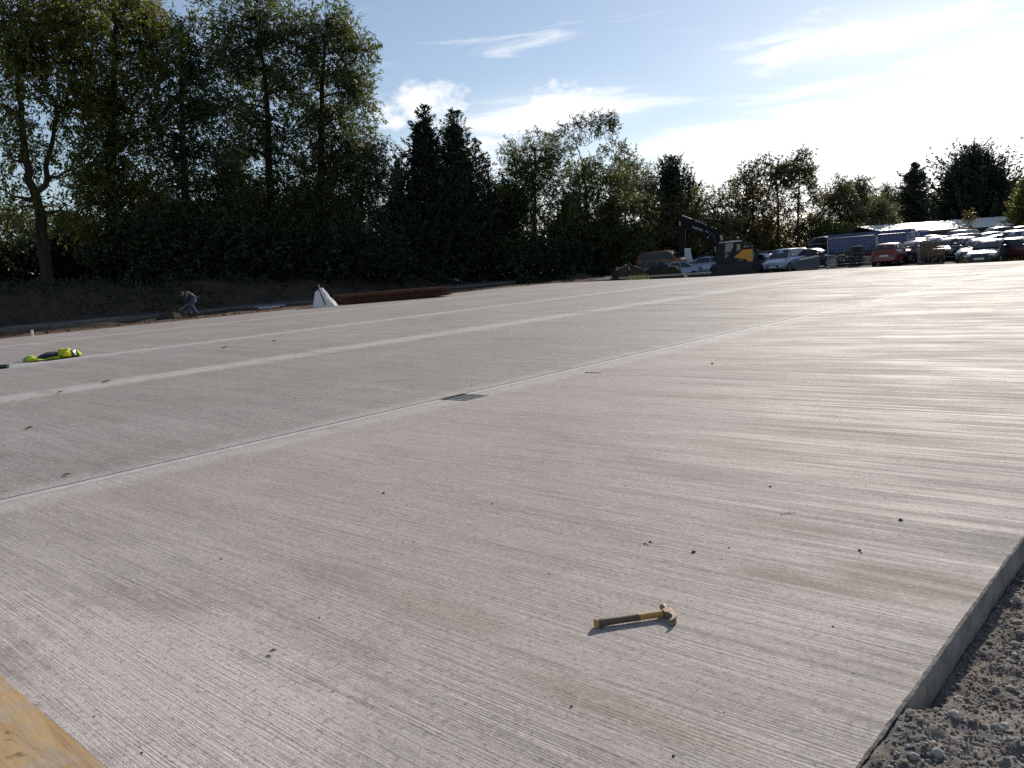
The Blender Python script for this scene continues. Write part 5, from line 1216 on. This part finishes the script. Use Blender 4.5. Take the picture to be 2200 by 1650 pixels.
for i, lb in enumerate(('lowest', 'second', 'third', 'fourth')): 
    o = tyre_at(1840 + (i % 2) * 2, 570, 63.2, 'worn tyre lying in the dark pile below the trailer, %s' % lb, math.pi / 2, -.30 + i * .235)
tyre_at(1843, 568, 63.6, 'worn tyre topping the dark pile below the trailer', 1.2, .72)

# timber crate
p = place(at(2003, 566, 60.5)); a = az_of(p); t = thing('timber_crate', 'weathered brown slatted timber crate behind the mesh fence', 'crate', p, -a)
CR = simple('weathered_crate_timber', (0.17, 0.115, 0.080), .85, 0, .35, 7)
for i in range(6): MB().box((0, -.50, .46 + i * .155), (1.42, .03, .115)).build('slat', CR, t)
for q in (-.69, -.23, .23, .69): MB().box((q, -.525, .72), (.075, .03, 1.22)).build('post', CR, t)
for s_ in (-1, 1):
    for i in range(6): MB().box((s_ * .70, 0, .46 + i * .155), (.03, .96, .115)).build('slat', CR, t)
for i in range(6): MB().box((0, .50, .46 + i * .155), (1.42, .03, .115)).build('slat', CR, t)
for q in (-.5, 0, .5): MB().box((q, 0, .08), (.12, 1.0, .16)).build('pallet_block', CR, t)
MB().box((0, 0, .30), (1.34, .90, .24)).build('load', BLACK, t); MB().box((.02, .02, 1.30), (1.2, .8, .05)).build('lid_board', CR, t)

# ------------------------------------------------------------------ temporary mesh fence panels on feet
FP = [(1779, 61), (1884, 61), (1951, 63.6), (1974, 60.4), (2067, 61), (2083, 63.5)]
lab = ['leftmost mesh fence panel, in front of the blue trailer', 'mesh fence panel in front of the red hatchback', 'mesh fence panel seen nearly edge on left of the timber crate', 'mesh fence panel in front of the timber crate and grey saloon', 'rightmost mesh fence panel, seen nearly edge on']
for i in range(5):
    a = at(FP[i][0] + (1.5 if i else 0), 565, FP[i][1]); b = at(FP[i + 1][0] - 1.5, 565, FP[i + 1][1]); ga, gb = ground_z(a.x, a.y), ground_z(b.x, b.y)
    a.z = b.z = 0; L = (b - a).length; t = thing('fence_panel', lab[i], 'fence panel', (a.x, a.y, min(ga, gb) + .05), math.atan2(b.y - a.y, b.x - a.x), 'temporary mesh fence panels')
    c = .16; fr = [(0, 0, .02), (0, 0, 2.0 - c)] + [(c - c * math.cos(q), 0, 2.0 - c + c * math.sin(q)) for q in (R(30), R(60), R(90))] + [(L - c, 0, 2.0)] + [(L - c + c * math.sin(q), 0, 2.0 - c + c * math.cos(q)) for q in (R(30), R(60), R(90))] + [(L, 0, .02)]
    MB().tube(fr, .024, 8).build('frame', GALV, t, True); MB().tube([(0, 0, .22), (L, 0, .22)], .020, 6).build('bottom_rail', GALV, t, True)
    w = MB(); nw = max(4, int(L / .11))
    for k_ in range(1, nw): w.box((L * k_ / nw, 0, 1.1), (.004, .004, 1.74))
    for k_ in range(1, 8): w.box((L / 2, .005, .22 + 1.74 * k_ / 8), (L, .004, .004))
    tag(w.build('wire_mesh', GALV, t), kind='stuff')
    for q in ((0, L) if i in (0, 4) else (0,)): MB().box((q, 0, .03), (.24, .62, .13), None, 0, .9).build('foot_block', CB, t)

# ------------------------------------------------------------------ long shed with pale sheeted roof, and the slate roofs behind
SHEET = simple('pale_roof_sheet', (0.70, 0.67, 0.63), .55, 0, .10, 1.3, .5, .1); SLATE = simple('slate_roof', (0.050, 0.046, 0.050), .75, 0, .2, .8)
RENDER_W = simple('white_render', (0.62, 0.61, 0.58), .9, 0, .1, 2); BRICKD = simple('dark_brick', (0.11, 0.075, 0.06), .9, 0, .2, 3)
a = at(1918, 504, 79); b = at(2240, 488, 94); a.z = b.z = 0; L = (b - a).length; dxy = math.atan2(b.y - a.y, b.x - a.x)
sh = thing('shed', 'long low shed with pale sheeted roof behind the parked cars', 'shed', (a.x, a.y, ground_z(a.x, a.y)), dxy)
g0 = ground_z(a.x, a.y); ez, rz_ = 2.02 - g0, 2.90 - g0
MB().box((L / 2, 2.2, ez / 2 - .05), (L - .3, 3.6, ez - .1)).build('wall', BRICKD, sh)
ncol = 30; pw_ = L / ncol; sl = math.hypot(4.0, rz_ - ez); sa = math.atan2(rz_ - ez, 4.0)
rr3 = random.Random(8)
for r_i in range(3):
    for c_i in range(ncol):
        f0, f1 = r_i / 3, (r_i + 1) / 3; yc = (f0 + f1) / 2 * 4.0; zc = ez + (f0 + f1) / 2 * (rz_ - ez) + .012 * r_i
        MB().box(((c_i + .5) * pw_, yc, zc + .03), (pw_ - .05, sl / 3 + .03, .035), Matrix.Rotation(sa + rr3.uniform(-.02, .02), 3, 'X') @ Matrix.Rotation(rr3.uniform(-.02, .02), 3, 'Y')).build('roof_sheet', SHEET, sh)
MB().box((L / 2, 2.0, (ez + rz_) / 2 - .05), (L, sl, .05), Matrix.Rotation(sa, 3, 'X')).build('roof_deck', BLACK, sh)
MB().box((L / 2, 6.0, (ez + rz_) / 2 - .05), (L, sl, .05), Matrix.Rotation(-sa, 3, 'X')).build('rear_roof', SHEET, sh)
MB().box((L / 2, -.05, ez - .06), (L + .1, .10, .14)).build('gutter', BLACK, sh)
a = at(1917, 476, 106); b = at(2180, 460, 118); a.z = b.z = 0; L = (b - a).length; g0 = ground_z(a.x, a.y)
hs = thing('house', 'long low house with dark slate roof and small gables behind the shed', 'house', (a.x, a.y, g0), math.atan2(b.y - a.y, b.x - a.x))
rz2 = 4.0 - g0; ez2 = 2.35 - g0
MB().box((L / 2, 4.2, ez2 / 2), (L - .5, 7.4, ez2)).build('wall', RENDER_W, hs)
MB().add([(0, 0, ez2), (L, 0, ez2), (L, 4.2, rz2), (0, 4.2, rz2), (L, 8.4, ez2), (0, 8.4, ez2), (0, 0, ez2 - .12), (L, 0, ez2 - .12), (L, 8.4, ez2 - .12), (0, 8.4, ez2 - .12)], [(0, 1, 2, 3), (3, 2, 4, 5), (0, 6, 7, 1), (5, 4, 8, 9), (0, 3, 5, 9, 6), (1, 7, 8, 4, 2), (6, 9, 8, 7)]).build('roof', SLATE, hs)
for q in (L * .335, L * .62):
    gable = MB().prism([(q - 1.7, ez2 - .2), (q, ez2 + 1.0), (q + 1.7, ez2 - .2)], -.35, 2.6).build('gable_roof', SLATE, hs)
    MB().prism([(q - 1.4, ez2 - .2), (q, ez2 + .80), (q + 1.4, ez2 - .2)], -.40, -.36).build('gable_wall', RENDER_W, gable)
    for s_ in (-1, 1): MB().bar((q, -.42, ez2 + 1.02), (q + s_ * 1.75, -.42, ez2 - .21), .10, .08).build('barge_board', RENDER_W, gable)
MB().bar((0, 0, ez2), (0, 4.2, rz2), .12, .1).build('verge_board', RENDER_W, hs); MB().box((L * .22, 4.2, rz2 + .15), (.7, .5, .5)).build('chimney', BRICKD, hs)
MB().box((-.06, 0, 0), (.01, .01, .01))
broadleaf('sapling', 'slim young tree standing in front of the pale shed roof', 'tree', 77.5, [(2082, 520), (2082, 490), (2081, 462)], [(2081, 464, 5, 7), (2082, 477, 6, 8), (2080, 490, 7, 8), (2083, 500, 7, 7)], L_BROWN, 900, 420, .2, .22, .2, .04, twigs=False)

# ------------------------------------------------------------------ crawler excavator
ORG = paint('machine_ochre', (.70, .30, .02), .5, .2); MGREY = simple('machine_charcoal', (0.024, 0.025, 0.027), .7, 0, .15, 4, .3); BOOMM = simple('boom_charcoal', (0.014, 0.014, 0.016), .8, 0, .15, 4, .2); LET = simple('pale_lettering', (0.42, 0.46, 0.54), .6, 0, .05)
pe = at(1578, 582, 65); pe.z = ground_z(pe.x, pe.y) + .02; ae = az_of(pe)
ex = thing('excavator', 'charcoal and ochre tracked excavator with boom raised and arm down', 'excavator', pe, -ae)
e = lambda x, y: uv(pe, x, y)
def poly(pts): return [e(*q) for q in pts]
def solid(name, pts, y0, y1, mat, parent=ex): return MB().prism(poly(pts), y0, y1).build(name, mat, parent)
# tracks: two loops of shoes
for yc in (-.95, .95):
    L2, r2 = 1.55, .40; pts = []
    for i in range(14): pts.append((-L2 + 2 * L2 * i / 13, .80, 0))
    tr = MB().prism([(-L2 - .38, .42), (-L2 - .26, .12), (-L2, .03), (L2, .03), (L2 + .26, .12), (L2 + .38, .42), (L2 + .26, .68), (L2, .78), (-L2, .78), (-L2 - .26, .68)], yc - .28, yc + .28).build('track', BLACK, ex)
    per = []
    for i in range(22): per.append((-L2 + 2 * L2 * i / 21, .80, 0)); per.append((-L2 + 2 * L2 * i / 21, .01, 0))
    for i, (x, z, q) in enumerate(per): MB().box((x, yc, z), (.11, .60, .035)).build('track_shoe', MGREY, tr)
    for x in (-L2, L2): MB().disc((x, yc + math.copysign(.29, yc) * (1 if yc > 0 else 1), .41), .26, 16, 'y', .03).build('sprocket', MGREY, tr)
MB().tube([(.05, 0, .70), (.05, 0, 1.0)], .62, 20).build('slew_ring', BLACK, ex)
solid('chassis', [(1539, 571), (1539, 566), (1627, 560), (1627, 566)], -1.2, 1.25, MGREY)
solid('engine_body', [(1576, 566), (1574, 554), (1596, 537), (1617, 534), (1617, 562)], -1.12, 1.25, MGREY)
solid('engine_cover', [(1575.5, 553.5), (1596, 536.5), (1616.5, 535), (1617.5, 548), (1623.5, 556), (1622.5, 561), (1608, 562), (1600, 556)], -1.20, -1.125, ORG)
cwt = MB(); base_p = poly([(1617, 563), (1617, 534.5), (1626, 534), (1628, 538), (1628, 561), (1625, 564)])
cwt.prism(base_p, -1.22, 1.22).build('counterweight', MGREY, ex)
solid('engine_hood', [(1597, 536.3), (1598, 532), (1612, 531), (1617, 534.3)], -.6, .9, MGREY)
for a_, b_ in (((1599, 532), (1599, 527)), ((1606, 531), (1606, 526)), ((1616, 530), (1616, 526.5))):
    q0, q1 = e(*a_), e(*b_); MB().tube([(q0[0], -.9, q0[1]), (q1[0], -.9, q1[1])], .022, 6).build('handrail_post', GALV, ex, True)
q0, q1 = e(1597, 531.5), e(1617, 530); MB().tube([(q0[0], -.9, q0[1] + .02), (q1[0], -.9, q1[1] + .02)], .028, 6).build('handrail', GALV, ex, True)
# cab
cab = solid('cab', [(1539, 570), (1538, 545), (1543, 523.5), (1591, 519), (1593, 540), (1576, 555), (1574, 567)], -1.15, -.05, MGREY)
solid('cab_roof', [(1544.5, 523), (1546, 520.8), (1560, 519.3), (1575, 517.2), (1592, 516.6), (1594, 519)], -1.2, 0, GALV, cab)
for pts in ([(1557, 544), (1559.5, 523.5), (1575.5, 522), (1575, 530), (1571, 540)], [(1582.5, 541), (1583, 525), (1590, 524.5), (1590.5, 536)], [(1558, 556), (1557.5, 546.5), (1566, 544.5), (1564.5, 551)]):
    solid('cab_window', pts, -1.17, -1.151, GLASS_T, cab)
MB().prism(poly([(1540, 562), (1539.5, 545), (1544, 525), (1545.5, 525), (1542, 546), (1542, 562)]), -1.05, -.15).build('windscreen', GLASS_T, cab)
q0 = e(1541, 535); MB().box((q0[0] - .12, -1.22, q0[1]), (.06, .22, .40)).build('mirror', TIM, cab)
q0 = e(1584.5, 516); MB().tube([(q0[0], -.7, q0[1]), (q0[0], -.7, q0[1] + .07)], .07, 12).build('beacon_base', BLACK, ex, True)
MB().loft([[(q0[0] + r * math.cos(2 * math.pi * i / 12), -.7 + r * math.sin(2 * math.pi * i / 12), q0[1] + z) for i in range(12)] for z, r in ((.07, .075), (.14, .08), (.19, .06), (.21, .02))]).build('beacon', simple('beacon_red', (0.55, 0.05, 0.02), .3, 0, .05), ex, True)
# boom, arm, bucket and rams
boom = solid('boom', [(1463, 467), (1490, 474), (1520, 485.5), (1543, 494), (1551, 502), (1559, 519), (1557, 545), (1545, 545), (1543, 522), (1535, 510), (1510, 501.5), (1475, 490), (1462, 482)], .12, .58, BOOMM)
arm = solid('arm', [(1456, 466), (1464, 468), (1472, 485), (1472, 520), (1471, 562), (1464, 562), (1460, 520), (1456, 490)], .17, .53, BOOMM)
bk = solid('bucket', [(1464, 560), (1472, 560), (1484, 574), (1482, 581), (1468, 578), (1460, 570)], -.25, .95, MGREY)
for q in (-.2, .15, .5, .85):
    q0 = e(1483, 578); MB().box((q0[0] + .04, q, q0[1] - .05), (.10, .07, .12)).build('tooth', GALV, bk)
for a_, b_, nm in (((1465, 466.3), (1486, 474), 'arm_ram_rod'), ((1486, 474), (1516, 484.5), 'arm_ram'), ((1546, 540), (1524, 500), 'boom_ram'), ((1459, 492), (1460, 545), 'bucket_ram')):
    q0, q1 = e(*a_), e(*b_); rod = nm.endswith('rod')
    for yy in ((.35,) if nm != 'boom_ram' else (.02, .68)):
        MB().tube([(q0[0], yy, q0[1] + .12), (q1[0], yy, q1[1] + .12)], .045 if rod else .085, 10).build(nm, GALV if rod else MGREY, boom, True)
for i, (x, y) in enumerate([(1495, 476.5), (1502, 479), (1509, 481.5), (1516, 484.3), (1530, 489), (1538, 492)]):
    q0 = e(x, y); MB().box((q0[0], .20, q0[1] + .05), (.16, .10, .05), Matrix.Rotation(R(20), 3, 'Y')).build('pipe_clamp', GALV, boom)
q0 = e(1461, 480); MB().box((q0[0], .155, q0[1]), (.16, .02, .30)).build('decal', ORG, arm)
q0 = e(1549, 505); MB().box((q0[0] + .02, .10, q0[1] - .2), (.16, .02, .42), Matrix.Rotation(R(-12), 3, 'Y')).build('decal', TIM, boom)
def lettering(txt, x0, y0, x1, y1, yoff, shear=0.0, parent=ex, hgt=None, bold=0.0):
    cu = bpy.data.curves.new('lettering', 'FONT'); cu.body = txt; cu.size = 1.0; cu.shear = shear; cu.extrude = .004; cu.offset = bold
    tmp = bpy.data.objects.new('lettering_src', cu); COL.objects.link(tmp); bpy.context.view_layer.update()
    me = bpy.data.meshes.new_from_object(tmp.evaluated_get(bpy.context.evaluated_depsgraph_get())); w_ = tmp.dimensions.x; bpy.data.objects.remove(tmp)
    me.materials.clear(); me.materials.append(LET); o = link('lettering', me, parent)
    a = e(x0, y0); b = e(x1, y1); L = math.hypot(b[0] - a[0], b[1] - a[1]); s_ = L / w_
    o.location = (a[0], yoff, a[1]); o.rotation_euler = (R(90), -math.atan2(b[1] - a[1], b[0] - a[0]), 0); o.scale = (s_, (hgt / .7 if hgt else s_), 1); return o
lettering('VOLVO', 1486, 489.5, 1509, 497.5, .108, 0, ex, .17, .02)
lettering('Material', 1514, 498, 1530, 503.5, .108, .35, ex, .15)
lettering('Cost', 1522, 505.5, 1534, 509.5, .108, .35, ex, .15)
lettering('VOLVO', 1583, 561, 1597, 560, -1.135, 0, ex, .11)
o = lettering('VOLVO', 1620, 552, 1620, 541, -1.232, 0, ex, .20)

# ------------------------------------------------------------------ soil mounds, weeds and scraps at the far edge
p = at(1345, 590, 58); p.z = .02; mound('soil_mound', 'dark mound of dug soil below the rust roofed wreck, left half', 'soil mound', p, 2.1, 1.3, 1.18, SOIL, 5, -.5, 30, .5)
p = at(1425, 588, 60); p.z = .02; mound('soil_mound', 'dark mound of dug soil beside the digger bucket, right half', 'soil mound', p, 2.4, 1.2, .92, SOIL, 8, -.4, 30, .5)
p = at(1250, 600, 58); p.z = .25; mound('soil_mound', 'low dark soil ridge at the far left corner of the yard', 'soil mound', p, 2.6, 1.4, .55, SOIL, 11, -.5, 30, .5)
def tuft(label, x, y, d, n, hgt, rad, mat, seed, z=None):
    r_ = np.random.RandomState(seed); p = at(x, y, d); p.z = ground_z(p.x, p.y) if z is None else z
    P = np.stack([r_.normal(size=n) * rad, r_.normal(size=n) * rad, np.zeros(n)], -1); D = unit(r_.normal(size=(n, 3)) * .5 + np.array([0, 0, 1.0])); Ls = hgt * r_.uniform(.5, 1.1, n)
    V, Q_ = leaves_mesh(P, D, Ls, Ls * .14, r_); o = np_mesh('weed_clump', V, Q_, mat); o.location = p; return tag(o, label, 'weeds')
L_WEED = leaf_mat('weed_blades', (0.09, 0.13, 0.03), (0.24, 0.26, 0.06), .3, (.4, .42, .08))
tuft('bright green weed clump on the foot of the soil mound', 1368, 592, 55.5, 160, .5, .38, L_WEED, 1, .12)
tuft('yellow green weed clump at the end of the mesh fence', 2088, 562, 56, 140, .55, .25, L_WEED, 2)
tuft('yellow green weed clump right of the dark green hatchback', 2186, 562, 54, 160, .5, .45, L_WEED, 3)
lay_bar('kerb_plank', 'long grey shutter plank along the far left edge of the slab', 'plank', (1330, 599.5), (1528, 588), .22, .09, CONC_SIDE, .01)
p = at(1727, 577, 55); o = MB().tube([(-.5, 0, .03), (0, .1, .06), (.5, -.05, .03)], .03, 6).tube([(-.2, -.1, .03), (.3, .15, .1)], .025, 6).build('scrap_iron', RUST, None, True); p.z = ground_z(p.x, p.y) + .28; o.location = p; tag(o, 'bent rusty scrap iron at the slab edge before the black panel', 'scrap')
